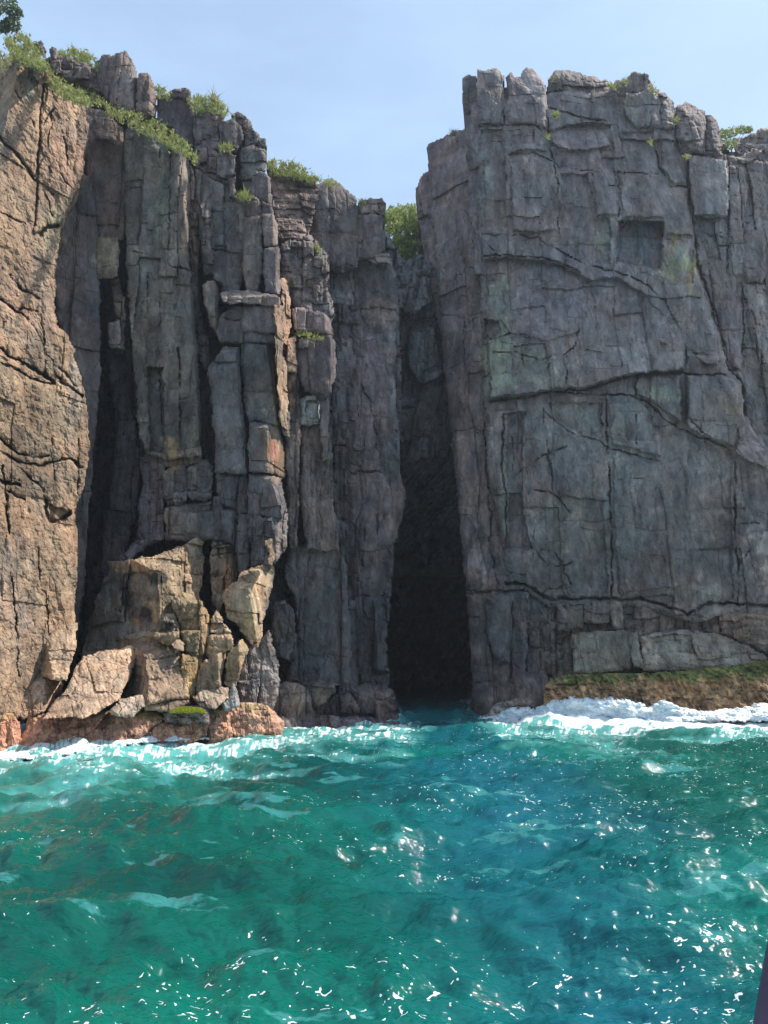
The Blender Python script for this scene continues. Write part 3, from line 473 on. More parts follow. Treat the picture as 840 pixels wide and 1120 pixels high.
block('rough crumbling ledge left of the chunky planted block','rock ledge',[(217,162),(225,160),(240,168),(238,190),(252,198),(250,204),(232,196),(216,184)],35.3,'frac',(.17,.155,.155),LB,ext=4,st=1.1)
column('thin upright prism below the chunky planted block','rock column',[(251,196),(257,194),(257,214),(260,218),(250,214)],34.6,'mass',(.14,.135,.14),LC,ext=3,st=1)
column('smooth pillar right of the thin prism, below the skyline knobs','rock column',[(280,188),(288,188),(295,195),(298,218),(300,226),(288,222),(276,214),(272,208)],[(285,205,34.6,0,.2),(293,200,34.6,8,.4)],'mass',(.15,.14,.145),LC,ext=5,st=1.1)
column('dark weathered column under the crumbling ledge','rock column',[(214,184),(232,196),(250,204),(252,214),(262,218),(268,250),(268,296),(262,318),(244,318),(232,300),(224,300),(218,260),(215,220)],[(240,260,35.0,.2,.2)],'col',(.135,.135,.14),LC,rs=1.1)
column('short pale prism with a lit tip beside the pinkish sliver','rock column',[(219,224),(224,220),(230,224),(231,260),(234,300),(226,300),(220,270)],34.5,'frac',(.165,.155,.155),LC,st=1.1,ext=3)
column('broad flat-topped column with green plants on its top','rock column',[(258,217),(268,213),(280,214),(286,222),(287,260),(288,297),(280,318),(270,319),(265,298),(262,250)],34.2,'mass',(.15,.145,.14),LC,ext=5)
column('lit-edged column between the flat-topped one and the sky','rock column',[(286,220),(299,225),(302,245),(305,268),(289,270),(287,250)],[(295,245,34.1,0,.1),(299,245,34.1,12,.1)],'mass',(.15,.14,.145),LC,st=1.1)
block('upright block under the lit-edged column','rock block',[(289,271),(305,269),(306,300),(306,322),(290,320),(288,298)],[(297,290,33.9,0,.1),(302,290,33.9,12,.1)],'mass',(.14,.135,.145),LB,st=1.1)
slab('sunlit horizontal ledge slab across the left pillar','rock ledge',[(241,320),(255,318),(270,317),(286,321),(285,333),(262,331),(244,332)],[(262,328,33.2,0,.2),(262,325,33.2,0,9)],'frac',(.22,.19,.175),LB,st=1,ext=2,bev=(.15,.15),rs=.6)
slab('short ledge slab continuing the sunlit ledge to the right','rock ledge',[(286,321),(300,322),(306,327),(306,336),(286,334)],[(295,328,33.3,0,.2),(295,325,33.3,0,9)],'mass',(.18,.16,.155),LB,st=1,ext=2,bev=(.15,.15))
column('small free-standing pale post at the left end of the ledge','rock column',[(221,311),(227,308),(234,308),(238,315),(239,352),(236,363),(230,356),(226,342)],[(230,335,33.5,0,.1),(235,330,33.5,9,.3)],'mass',(.21,.20,.175),LC,st=1,ext=2,bev=(.2,.3))
block('smooth cracked block directly under the ledge','rock block',[(240,346),(252,336),(285,334),(304,334),(308,374),(298,376),(266,376),(240,374),(236,362)],[(272,355,33.6,0,.1),(303,350,33.6,14,.2)],'mass',(.14,.135,.145),LB)
column('leaning grey column with a bright lit right edge','rock column',[(243,380),(262,380),(263,420),(267,455),(271,490),(273,518),(236,518),(234,470),(231,433),(228,404)],[(250,440,32.9,.3,.1),(250,388,32.9,.3,8),(261,430,32.9,18,1.5)],'mass',(.135,.135,.145),LC,ext=4,bev=(.3,.35))
column('long column with a bulging round-bottomed panel','rock column',[(264,376),(298,376),(299,402),(302,443),(305,466),(292,464),(280,460),(273,462),(269,450),(265,400)],[(282,420,33.6,.1,.1),(297,420,33.6,12,1.6)],'mass',(.14,.145,.14),LC,ext=4)
slab('long thin sunlit blade beside the bulging panel','rock sliver',[(301,333),(306,334),(309,380),(312,400),(315,440),(314,470),(309,466),(305,430),(301,378)],[(308,400,33.4,10,.1)],'frac',(.25,.20,.15),LC,st=1,ext=3,bev=(.1,.1),rs=.5)
block('block with a bright orange right side above the sunlit boulders','rock block',[(273,462),(283,462),(293,464),(304,466),(308,472),(311,500),(311,522),(300,518),(273,516),(271,490)],[(282,490,32.9,.1,.1),(292,464,32.9,10,.2),(285,468,32.9,0,8)],'mass',(.15,.145,.15),LB,ext=4,bev=(.2,.25),st=1.1)
block('dark cube under the orange-sided block, with a lit upper right edge','rock block',[(272,518),(283,517),(298,520),(308,523),(310,545),(313,557),(308,566),(272,562),(271,540)],[(285,540,32.9,.1,.1),(298,530,32.9,8,2.5),(290,524,32.9,0,6)],'mass',(.12,.12,.135),LB,ext=4,st=1.1)
block('plain dark block left of the lit-edged cube','rock block',[(237,518),(271,518),(271,561),(262,562),(252,556),(240,552),(236,535)],33.5,'mass',(.125,.125,.13),LB,ext=4)
block('rough block with pale broken edges just above the curved horn','rock block',[(273,563),(308,566),(314,557),(315,580),(313,600),(300,617),(296,590),(292,600),(296,620),(275,618),(273,590)],[(290,590,32.8,.2,.1),(299,580,32.8,7,.8)],'frac',(.14,.135,.145),LB,ext=4,st=1.1,rs=.7)
column('narrow column between the two dark clefts, left of the rough block','rock column',[(260,562),(273,563),(274,620),(262,632),(258,600)],33.3,'mass',(.13,.125,.125),LC,st=1.1)
block('dark tapering block under the plain dark block','rock block',[(241,556),(256,558),(260,575),(261,600),(246,592),(240,590)],33.5,'mass',(.13,.125,.135),LB,st=1.1,ext=3)
column('slim rounded post squeezed in the cleft left of the tapering block','rock column',[(234,545),(241,542),(243,560),(241,590),(234,592),(233,565)],33.4,'boul',(.11,.115,.125),LC,st=1,ext=3)
# ------------------------------------------------------------------ middle: rocks between left pillar and chasm
slab('layered brown cliff top sloping under the grass ridge','rock face',[(293,184),(320,187),(345,194),(348,215),(340,250),(336,262),(306,265),(300,235),(296,205)],[(320,220,38.0,.5,2.4)],'lay',(.185,.155,.145),LC,ext=8,rs=1.0)
slab('rounded dark buttress between the layered top and the square block','rock face',[(338,215),(345,202),(362,195),(376,204),(390,217),(391,245),(390,292),(372,298),(350,290),(337,262)],[(362,240,38.8,.3,.6)],'mass',(.13,.125,.13),LC,ext=8,bev=(.8,.8))
block('squarish dark block at the left lip of the chasm','rock block',[(388,236),(404,234),(420,236),(421,270),(414,283),(390,284)],39.5,'mass',(.13,.12,.125),LT,ext=7)
block('flat capstone on the block at the chasm lip','rock block',[(389,226),(396,220),(418,217),(422,222),(420,236),(404,233),(389,237)],39.3,'lay',(.19,.16,.14),LT,ext=6,st=1.1)
slab('upper chasm face behind the lit ledges','rock face',[(364,290),(390,284),(414,280),(427,284),(433,300),(435,325),(437,345),(432,400),(437,470),(370,470),(364,400),(358,330)],[(400,360,40.0,.4,.3)],'mass',(.13,.13,.14),LC,ext=28,rs=1.0)
slab('pale sloping shelf on the chasm face below the square block','rock ledge',[(400,283),(415,276),(426,278),(427,288),(412,290)],[(413,284,39.4,0,5)],'lay',(.22,.19,.18),LB,st=1,ext=2,bev=(.15,.15))
block('round bulging boulder jammed at the top of the chasm','rock block',[(386,330),(407,323),(428,325),(436,335),(436,350),(430,364),(418,369),(395,363),(385,350)],[(410,345,39.6,0,-.6)],'mass',(.15,.13,.13),LB,ext=3,bev=(1.0,1.2))
slab('leaning slab with a pale shoulder below the jammed boulder','rock slab',[(398,368),(415,368),(421,382),(421,398),(428,432),(432,470),(415,480),(396,470),(394,400)],[(410,420,39.8,.3,.2)],'mass',(.15,.13,.14),LC,ext=5)
column('stepped stack of small lit blocks in the middle of the cliff','rock column',[(308,266),(322,259),(340,256),(352,272),(358,277),(359,298),(361,318),(365,332),(366,346),(361,356),(342,346),(324,338),(312,318),(306,300)],[(335,300,36.6,.2,.2)],'frac',(.16,.15,.15),LC,ext=4,bev=(.3,.45),rs=1.2)
slab('smooth inclined slab just above the grassy ledge','rock slab',[(319,338),(340,337),(358,346),(361,352),(365,367),(345,364),(322,360)],[(342,355,36.0,0,.2),(355,350,36.0,9,1)],'mass',(.16,.15,.16),LB,ext=3,bev=(.2,.3),st=1.1)
block('hexagonal bulging block with a bright right rim under the grassy ledge','rock block',[(325,371),(345,369),(363,366),(367,376),(367,405),(363,430),(356,435),(334,427),(325,410)],[(345,400,35.7,0,.1),(362,400,35.7,10,.3)],'mass',(.15,.14,.155),LB,ext=3,bev=(.25,.4),st=1.1)
column('thin sunlit orange pillar in the middle of the cliff','rock column',[(307,305),(315,306),(317,340),(318,358),(314,376),(310,372),(309,340)],[(312,340,35.0,8,.1)],'frac',(.27,.20,.15),LC,st=1,ext=3,bev=(.12,.15),rs=.6)
block('small sunlit block at the foot of the thin orange pillar','rock block',[(314,372),(323,366),(324,385),(324,408),(315,408)],[(318,390,34.9,5,.1),(318,376,34.9,0,6)],'boul',(.23,.185,.155),LB,st=1,ext=2,bev=(.15,.2))
column('narrow dark strip under the small sunlit block','rock column',[(315,408),(324,407),(327,434),(328,470),(327,520),(325,600),(316,600),(313,520),(313,480),(316,450)],35.4,'col',(.14,.125,.125),LC,st=1.1,ext=3)
block('rounded lit lozenge beside the bulging panel','rock block',[(310,449),(315,450),(318,470),(316,481),(311,480),(309,465)],[(313,465,34.4,5,0)],'boul',(.22,.18,.155),LB,st=1,ext=1.5,bev=(.15,.2))
block('whitish lichen-crusted block under the bright-rimmed hexagonal one','rock block',[(328,436),(342,432),(350,438),(350,464),(338,466),(328,464)],36.0,'frac',(.22,.22,.22),LB,st=1,ext=3)
column('slim smooth column right of the lichen-crusted block','rock column',[(349,438),(359,435),(360,470),(364,500),(353,505),(350,470)],[(354,465,36.2,0,.1),(357,460,36.2,10,.1)],'mass',(.14,.135,.14),LC,st=1.1,ext=4)
column('streaky reddish column below the lichen-crusted block','rock column',[(328,465),(350,465),(362,500),(366,560),(371,602),(336,602),(330,560),(329,510)],[(346,530,36.4,0,.1)],'col',(.15,.13,.13),LC,ext=4,rs=.9)
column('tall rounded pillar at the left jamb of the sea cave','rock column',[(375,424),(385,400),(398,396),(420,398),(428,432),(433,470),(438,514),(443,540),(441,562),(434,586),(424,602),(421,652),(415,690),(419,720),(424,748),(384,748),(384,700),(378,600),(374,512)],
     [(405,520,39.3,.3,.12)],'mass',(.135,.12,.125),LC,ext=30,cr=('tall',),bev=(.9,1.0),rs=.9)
slab('dark massive buttress left of the cave-jamb pillar','rock face',[(316,600),(345,594),(369,598),(378,612),(384,700),(384,748),(340,752),(314,748),(317,718),(326,690),(322,652),(311,632)],[(346,670,36.6,.4,.15)],'mass',(.12,.12,.13),LC,ext=8,rs=1.1)
block('dark angular block wedged at the left of the massive buttress','rock block',[(300,660),(312,655),(322,670),(324,695),(316,722),(300,715),(298,690)],35.0,'boul',(.10,.10,.11),LB,ext=3,st=1.1)
boulder('smooth grey-brown boulder at the foot of the dark buttress','boulder',[(292,770),(304,750),(314,743),(333,750),(341,767),(344,782),(340,800),(288,803)],[(315,765,34.0,0,.4),(310,755,34.0,0,5)],col=(.2,.175,.165),group=FB,tidal=False,bev=(.6,.7))
boulder('angular boulder resting right of the smooth one, below the buttress','boulder',[(333,752),(348,745),(363,742),(368,755),(358,768),(345,774),(338,768)],[(350,757,34.6,0,.4),(350,750,34.6,0,6)],col=(.19,.17,.155),group=FB)
boulder('low dark shelf boulder under the angular one','boulder',[(336,772),(360,762),(384,758),(392,775),(392,800),(336,802)],[(365,780,36.4,0,.6)],col=(.16,.14,.14),group=FB,tidal=False)
boulder('big rounded boulder at the left corner of the cave mouth','boulder',[(384,752),(400,747),(420,749),(432,758),(437,775),(435,796),(384,798)],[(410,775,37.6,.4,.6),(410,760,37.6,0,3)],col=(.175,.15,.145),group=FB,tidal=False,bev=(.8,.9))
# ------------------------------------------------------------------ boulders in the sun
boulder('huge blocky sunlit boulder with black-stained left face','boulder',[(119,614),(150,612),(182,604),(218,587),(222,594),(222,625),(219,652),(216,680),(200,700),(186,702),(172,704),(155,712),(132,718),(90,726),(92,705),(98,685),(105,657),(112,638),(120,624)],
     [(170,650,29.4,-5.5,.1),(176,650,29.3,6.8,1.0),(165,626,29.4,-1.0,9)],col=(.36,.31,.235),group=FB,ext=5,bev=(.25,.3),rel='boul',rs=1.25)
boulder('upright block with a bright lattice-cracked top behind the boulders','rock block',[(231,592),(243,588),(255,585),(259,598),(263,616),(259,632),(248,650),(240,668),(232,660),(231,625)],[(243,620,33.0,-1.0,.3),(248,610,33.0,10,1.5),(243,600,33.0,0,8)],col=(.31,.27,.22),group=FB,bev=(.15,.2),cr=('lattice',))
boulder('tall wedge-shaped sunlit boulder right of the lattice-topped block','boulder',[(244,652),(252,641),(264,626),(280,620),(296,616),(301,622),(294,650),(288,680),(282,709),(270,700),(262,686),(247,676)],[(262,665,30.3,-.5,.5),(272,650,30.1,13,2.5),(270,645,30.2,0,9)],col=(.39,.325,.25),group=FB,bev=(.12,.16),ext=4)
boulder('small curved horn of rock standing on the wedge-shaped boulder','rock',[(289,592),(296,590),(300,606),(298,620),(293,617),(294,604)],[(294,605,30.6,6,.5)],col=(.36,.31,.24),group=FB,st=1,ext=1.2,bev=(.12,.15))
boulder('knobbly column of orange-tinged rubble leaning on the huge boulder','rock',[(190,652),(200,648),(212,654),(222,658),(229,672),(231,692),(227,706),(222,718),(203,718),(198,700),(196,676),(188,664)],[(208,685,28.8,0,.4),(218,680,28.7,7,.8),(205,662,28.8,0,6)],col=(.38,.31,.21),group=FB,st=1,rs=1.3,bev=(.25,.35))
boulder('pale cracked stone perched left of the orange-tinged rubble','rock',[(175,682),(182,671),(190,671),(196,682),(195,697),(188,706),(176,704),(168,697)],[(183,690,28.4,0,.4),(183,680,28.4,2,6)],col=(.42,.37,.29),group=FB,st=1,ext=1.5,bev=(.25,.3),rs=1.4)
boulder('small pale stone tucked below the cracked perched one','rock',[(188,706),(194,698),(200,703),(200,712),(192,714)],[(194,707,28.1,3,4)],col=(.42,.37,.29),group=FB,st=1,ext=1,bev=(.15,.2))
boulder('tapering orange-streaked block beneath the rubble','rock',[(199,716),(212,718),(223,714),(217,735),(212,753),(212,764),(203,764),(200,740)],[(208,738,28.4,4,.3)],col=(.38,.30,.18),group=FB,st=1,bev=(.15,.2))
boulder('large rounded grey boulder with a shadowed lower left side','boulder',[(150,716),(157,706),(167,701),(180,702),(192,708),(199,716),(204,735),(208,770),(186,778),(158,778),(148,764),(130,768),(140,738)],[(170,730,27.6,2.5,2.0),(158,740,27.4,-12,2.2),(172,722,27.6,0,8)],col=(.35,.30,.255),group=FB,bev=(.3,.35))
boulder('long sloping sunlit slab rising from the waterline','boulder',[(92,718),(114,712),(140,707),(157,708),(146,731),(131,764),(112,776),(96,784),(48,786),(60,768),(71,757),(82,733)],[(105,745,26.9,0,5.5),(132,748,26.7,7,3.5)],col=(.40,.33,.27),group=FB,bev=(.15,.2))
boulder('small grey stone resting on the sloping slab, below the shadowed boulder','boulder',[(118,779),(130,766),(146,762),(155,762),(159,772),(146,784),(126,784)],[(140,774,25.9,0,4)],col=(.32,.29,.26),group=FB,st=1,ext=1.5,bev=(.25,.3))
boulder('upright boulder with a dark left face against the sunlit wall','boulder',[(57,690),(62,683),(85,683),(83,705),(73,743),(64,745),(50,741),(33,738),(37,721),(47,706)],[(66,715,27.6,1.5,3.2),(52,728,27.3,-7,1.5)],col=(.38,.32,.26),group=FB,bev=(.25,.3))
boulder('long flat-topped boulder below the upright one, at the far left','boulder',[(0,755),(21,743),(36,738),(52,740),(66,742),(69,754),(48,778),(24,788),(0,780),(-30,785),(-40,752)],[(30,760,26.8,0,4),(45,765,26.5,6,3)],col=(.38,.31,.26),group=FB,bev=(.3,.35))
boulder('square shaded-fronted block right of the orange-streaked rock','rock block',[(227,697),(240,692),(253,691),(256,704),(252,711),(230,720),(226,716)],[(240,705,28.9,-1,.3),(242,697,28.9,0,7)],col=(.33,.27,.2),group=FB,st=1,ext=2,bev=(.15,.2))
boulder('dark-fronted slanting block under the square shaded one','rock block',[(231,718),(248,709),(244,730),(242,750),(228,756),(213,760),(215,742),(218,728)],[(228,735,28.4,-2,.4),(240,730,28.3,10,1)],col=(.32,.26,.2),group=FB,st=1,ext=2,bev=(.15,.2))
boulder('narrow lit block leaning right of the dark-fronted one','rock block',[(252,710),(267,701),(271,709),(265,724),(261,745),(252,752),(245,748),(247,730)],[(256,730,28.6,-1,.4),(261,720,28.5,8,1)],col=(.34,.28,.2),group=FB,st=1,ext=2,bev=(.15,.2))
boulder('pale low wedge of rock behind the moss-topped block','rock',[(210,763),(222,755),(234,749),(250,752),(249,763),(236,774),(222,774)],[(230,762,27.9,0,4)],col=(.40,.34,.29),group=FB,st=1,ext=2,bev=(.2,.25))
boulder('blue-grey pointed stone right of the pale low wedge','rock',[(250,758),(256,743),(261,760),(262,772),(246,778),(242,770)],[(253,764,28.0,0,2)],col=(.25,.25,.25),group=FB,st=1,ext=1.5,bev=(.2,.25))
boulder('small loose stones heaped between the lattice-topped block and the wedge','rock',[(231,676),(236,668),(242,674),(246,680),(252,690),(240,693),(230,693),(232,684)],[(240,684,29.3,0,3)],col=(.34,.30,.24),group=FB,st=1,ext=1.5,bev=(.15,.2),rs=1.6)
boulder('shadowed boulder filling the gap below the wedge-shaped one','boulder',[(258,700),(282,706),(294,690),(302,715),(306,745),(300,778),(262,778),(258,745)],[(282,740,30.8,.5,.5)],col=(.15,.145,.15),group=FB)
# tidal rocks
TK=dict(rel='reef',tidal=True,group=TR,bev=(.35,.45),ext=3.0,st=1.1)
def reef(label, poly, D, **k):
    kk=dict(TK); kk.update(k); return rock('tidal_rock', label, 'rock', poly, D, kk.pop('rel'), kk.pop('col',PINK), **kk)
reef('yellow-capped round tidal rock at the left edge of the picture',[(-40,768),(0,772),(11,777),(21,788),(23,805),(18,826),(-40,832)],[(0,800,25.3,0,2.2)])
reef('broad coral-pink tidal rock in front of the sloping slab',[(26,800),(32,784),(50,780),(75,783),(97,781),(120,777),(104,795),(88,812),(60,828),(14,834),(17,818)],[(60,805,25.5,.8,2.4)])
reef('pink weedy ridge right of the broad coral-pink rock',[(122,779),(145,778),(160,777),(180,785),(160,802),(140,820),(84,824),(62,828),(88,808),(104,794)],[(120,800,26.2,1,2.4)])
reef('low pink weedy step below the moss-topped block',[(180,786),(205,785),(228,790),(226,806),(205,816),(140,822),(158,802)],[(190,800,27.2,1,2.2)])
reef('flat-topped dark rock capped with bright yellow-green moss',[(178,780),(190,773),(210,771),(226,774),(230,784),(229,792),(180,790)],[(205,783,26.9,0,.5),(205,780,26.9,0,9)],col=(.16,.13,.13),tidal=False)
reef('long shadowed purple-brown shelf right of the moss-topped rock',[(226,776),(245,770),(270,768),(292,772),(312,790),(306,806),(226,814)],[(262,790,28.4,1.2,1.2)],col=(.17,.13,.135))
reef('low dark wet shelf running toward the cave',[(296,786),(330,782),(390,784),(436,790),(436,806),(296,810)],[(360,795,34.4,2.0,1.2)],col=(.15,.125,.13),tidal=False)
# ------------------------------------------------------------------ right headland
column('thin dark prism at the upper left corner of the right headland','rock column',[(507,88),(510,82),(521,83),(526,110),(527,180),(526,300),(518,300),(513,200),(509,130),(506,108)],[(516,150,41.2,-2,.3)],'col',(.12,.115,.125),RK,ext=8)
slab('pale-topped rib of rock left of the thin dark prism, facing the chasm','rock slab',[(455,206),(461,193),(468,186),(474,200),(478,260),(483,330),(485,372),(478,352),(469,300),(461,262),(457,228)],[(468,270,46,-3,.3)],'col',(.17,.15,.15),RK,ext=20)
block('cracked square block at the left end of the right skyline','rock block',[(521,75),(535,77),(543,75),(552,84),(553,115),(551,139),(524,139),(522,100)],40.1,'mass',(.17,.165,.175),RK,ext=8,cr=('face',),bev=(.35,.5))
block('sloping lumpy block with two knobs right of the cracked square one','rock block',[(553,84),(559,78),(563,85),(570,83),(575,74),(583,76),(592,86),(598,96),(600,130),(599,143),(578,138),(552,138),(554,110)],[(577,110,39.9,0,.4),(577,104,40.1,0,3.0)],'mass',(.18,.16,.165),RK,ext=8,cr=('face',),bev=(.4,.6))
block('wide rounded dark cap rock near the middle of the right skyline','rock block',[(599,88),(606,78),(622,77),(640,82),(664,88),(670,97),(667,130),(655,134),(625,127),(600,118),(597,100)],[(635,105,40.6,0,.6)],'boul',(.13,.125,.13),RK,ext=8,bev=(.9,1.1),st=1.3)
block('dark shoulder block right of the wide rounded cap rock','rock block',[(669,98),(674,89),(684,88),(688,100),(688,125),(672,130),(667,118)],40.5,'boul',(.125,.12,.125),RK,ext=7)
block('twin-jointed knob standing highest right of the cap rock','rock block',[(683,88),(688,82),(693,78),(700,79),(708,82),(710,97),(698,102),(684,100)],40.3,'col',(.14,.135,.14),RK,ext=7,st=1.1)
block('pale greenish upright block under the twin-jointed knob','rock block',[(684,101),(697,102),(710,96),(712,120),(709,138),(694,138),(684,126)],40.0,'mass',(.17,.175,.17),RK,ext=7,st=1.1)
block('smooth tall block with a rounded shoulder beside the greenish block','rock block',[(708,97),(718,97),(722,108),(722,140),(709,139)],40.0,'mass',(.145,.14,.15),RK,ext=7,st=1.1,bev=(.5,.6))
block('rounded tooth of rock just left of the skyline notch','rock block',[(720,102),(726,101),(732,108),(737,120),(738,140),(722,140)],40.1,'boul',(.15,.14,.145),RK,ext=7,st=1.1,bev=(.5,.6))
block('large smooth dome-topped rock right of the skyline notch','rock block',[(738,130),(740,116),(749,111),(758,116),(763,118),(771,120),(773,140),(771,168),(745,168),(740,150)],[(755,140,40.0,0,.6)],'boul',(.145,.135,.14),RK,ext=8,bev=(1.0,1.2))
block('lower shoulder rock stepping down from the dome-topped one','rock block',[(770,126),(777,125),(783,131),(788,150),(789,170),(771,170)],[(780,150,40.4,0,.6)],'boul',(.15,.135,.14),RK,ext=8,bev=(.7,.8))
block('rounded rock mass at the right edge beyond the bushes','rock block',[(803,152),(812,150),(821,146),(830,142),(845,141),(905,138),(920,180),(812,184),(804,168)],42.5,'boul',(.16,.15,.15),RK,ext=9)
slab('pale slanting slab under the rock mass at the right edge','rock slab',[(806,173),(818,166),(833,161),(834,167),(822,174),(812,180)],41.2,'lay',(.21,.20,.2),RK,ext=3,st=1,bev=(.2,.3))
slab('broad pale panel of rock under the dome-topped rock','rock slab',[(753,172),(775,172),(796,178),(797,236),(778,238),(760,234),(756,210)],40.6,'mass',(.165,.16,.165),RS,ext=4)
column('fluted column right of the broad pale panel','rock column',[(797,180),(812,182),(818,205),(814,240),(822,300),(800,302),(798,250)],40.9,'col',(.155,.15,.15),RS,ext=4)
column('rounded bulging column at mid height by the right edge','rock column',[(811,258),(822,252),(836,255),(838,300),(834,309),(816,309),(811,290)],40.3,'mass',(.16,.15,.155),RS,ext=3,bev=(.6,.6),st=1.1)
column('smooth tall column right of the slanting bright corner','rock column',[(786,324),(795,318),(808,318),(812,335),(812,375),(810,404),(800,402),(790,372),(785,350)],40.5,'mass',(.15,.14,.15),RS,ext=4,bev=(.5,.5))
column('pair of shallow columns beyond the dark vertical gap at right','rock column',[(812,332),(822,326),(835,340),(845,350),(850,470),(838,460),(826,455),(822,420),(813,400)],41.3,'col',(.145,.14,.145),RS,ext=4)
slab('smooth pointed slab lying against the right edge below the gap','rock slab',[(810,455),(818,457),(826,474),(842,492),(870,505),(840,512),(820,505),(805,494)],[(825,485,39.3,0,2.6)],'mass',(.18,.17,.185),RS,ext=3,bev=(.2,.25),st=1.1)
column('dark upright rib at the foot of the cliff right of the cave','rock column',[(531,652),(545,650),(559,651),(560,680),(558,724),(546,727),(538,715),(533,690)],[(545,690,39.9,-1,.2)],'mass',(.12,.12,.13),RS,ext=4,bev=(.4,.5))
slab('lichen-speckled square slab standing on the green ledge','rock slab',[(627,695),(650,690),(686,691),(690,700),(691,732),(660,735),(628,737)],[(655,712,39.1,0,.4)],'mass',(.20,.195,.175),RS,ext=3,bev=(.25,.3),st=1.1)
slab('narrow pale leaning slab between two wide slabs above the ledge','rock slab',[(688,693),(697,692),(700,710),(704,730),(692,730),(690,710)],38.9,'mass',(.25,.24,.21),RS,ext=2,bev=(.15,.2),st=1)
slab('long low grey slab tapering to the right above the ledge','rock slab',[(701,697),(720,692),(742,689),(762,690),(783,694),(805,701),(821,708),(838,718),(850,724),(850,734),(780,734),(704,734)],[(760,714,39.0,0,1.2)],'lay',(.18,.18,.165),RS,ext=3,bev=(.3,.35),rs=.6)
block('layered brown block above the tapered end of the long slab','rock block',[(786,668),(810,668),(850,672),(900,680),(900,722),(845,718),(822,706),(790,694)],39.6,'lay',(.165,.145,.13),RS,ext=3)
block('small cracked block under the long overhang, left of centre','rock block',[(609,660),(624,658),(638,660),(637,688),(620,690),(610,688)],39.7,'mass',(.135,.13,.125),RS,ext=2,st=1.1)
block('rounded block under the long overhang, left of a vertical crack','rock block',[(639,660),(655,658),(666,660),(667,680),(650,683),(639,680)],39.6,'boul',(.155,.14,.13),RS,ext=2,st=1.1)
block('pale upright block under the long overhang, right of the rounded one','rock block',[(668,659),(680,659),(682,688),(676,690),(668,684)],39.6,'mass',(.16,.15,.14),RS,ext=2,st=1.1)
rock('rock_ledge','wave-washed ledge crusted with green algae and brown barnacles','rock ledge',[(597,745),(620,738),(655,737),(690,737),(730,735),(760,732),(800,729),(840,721),(960,712),(960,800),(600,800),(594,775)],
     [(720,762,37.6,-.6,1.6),(720,748,37.6,-.6,5.5)],'reef',(.30,.21,.12),None,ext=4,bev=(.2,.25),rs=1.5,top=((.13,.15,.045),lambda x: 745-(x-600)*.045+np.clip((x-760)*.01,-1,2)))
reef('low pale rock in the spray right of the cave mouth',[(534,778),(545,768),(575,764),(600,762),(606,800),(532,805)],[(565,780,39.0,0,1.5)],col=(.27,.235,.21),group=None,tidal=False)
# ------------------------------------------------------------------ vegetation
def interior(poly, n):
    P = np.array(poly, float); o = []
    while len(o) < n:
        q = rng.uniform(P.min(0), P.max(0), (n * 3, 2)); o += list(q[inpoly(q[:, 0], q[:, 1], poly)])
    return np.array(o[:n])
def blades(base, h, wd, lean=.5):
    n = len(base); a = rng.uniform(0, 2 * np.pi, n); L = h * rng.uniform(.5, 1.3, n)
    d = np.stack([np.cos(a), np.sin(a), 0 * a], 1); s = np.stack([-np.sin(a), np.cos(a), 0 * a], 1) * wd * rng.uniform(.6, 1.4, (n, 1))
    k = rng.uniform(.1, lean, (n, 1)) * L[:, None]
    mid = base + d * k * .4 + np.stack([0 * a, 0 * a, L * .6], 1); tip = base + d * k * 1.3 + np.stack([0 * a, 0 * a, L * (1 - .2 * rng.random(n))], 1)
    V = np.stack([base - s, base + s, mid + s * .7, mid - s * .7, tip], 1).reshape(-1, 3); i = np.arange(n)[:, None] * 5
    return V, i + np.array([[0, 1, 2, 3]]), i + np.array([[3, 2, 4]])
def leaves(c, size):
    n = len(c); nn = rng.normal(size=(n, 3)); nn /= np.linalg.norm(nn, axis=1)[:, None]
    t = np.cross(nn, rng.normal(size=(n, 3))); t /= np.linalg.norm(t, axis=1)[:, None]; b = np.cross(nn, t)
    s = size * rng.uniform(.5, 1.4, (n, 1))
    V = np.stack([c - t * s, c + b * s * .45 - t * s * .1, c + t * s, c - b * s * .45 - t * s * .1], 1).reshape(-1, 3)
    return V, (np.arange(n)[:, None] * 4 + np.array([[0, 1, 2, 3]]))
def grass(label, poly, D, n=900, h=.35, wd=.022, mat=None, gdy=2.0, kind='stuff', name='grass', group='grass and plants on the cliffs', cat='grass'):
    p = interior(poly, n)
    if kind is None: p = p.mean(0) + (p - p.mean(0)) * .6
    P0 = 0; P = np.array(poly); q_ = fbm(p[:, 0] / 7, p[:, 1] / 7, 5, 3); p = p[q_ > -.10] if n > 250 else p; n = len(p); cy = P[:, 1].mean(); cl = fbm(p[:, 0] / 7, p[:, 1] / 7, 5, 3)
    b = at(p[:, 0], p[:, 1] + 2, D + gdy * (cy - p[:, 1]) / 100 * 4 + cl * .4 - rng.random(n) * .5)
    b[:, 2] -= .1
    V, Q, T = blades(b, h * (.58 if kind == 'stuff' else .85) * (1 + 1.6 * cl), wd, 1.1)
    k = n // 2; lv, lq = leaves(b[:k] + rng.normal(size=(k, 3)) * .1 + [0, 0, .08], h * .28)
    Q = np.concatenate([Q, lq + len(V)]); V = np.concatenate([V, lv])
    me = build_mesh(name, V, Q, mat or GRASS, T)
    return link(name, me, label, cat, group, kind, None, tuple(map(float, b.mean(0))))
grass('bright clump of grass and scrub at the far left cliff top',[(6,42),(14,36),(25,36),(36,46),(46,58),(52,74),(44,76),(30,68),(12,62)],30.2,1800,.36)
grass('dry yellowish turf hanging at the left edge of the picture',[(-40,50),(0,52),(8,60),(14,66),(4,76),(-40,76)],29.2,900,.3,mat=DRY)
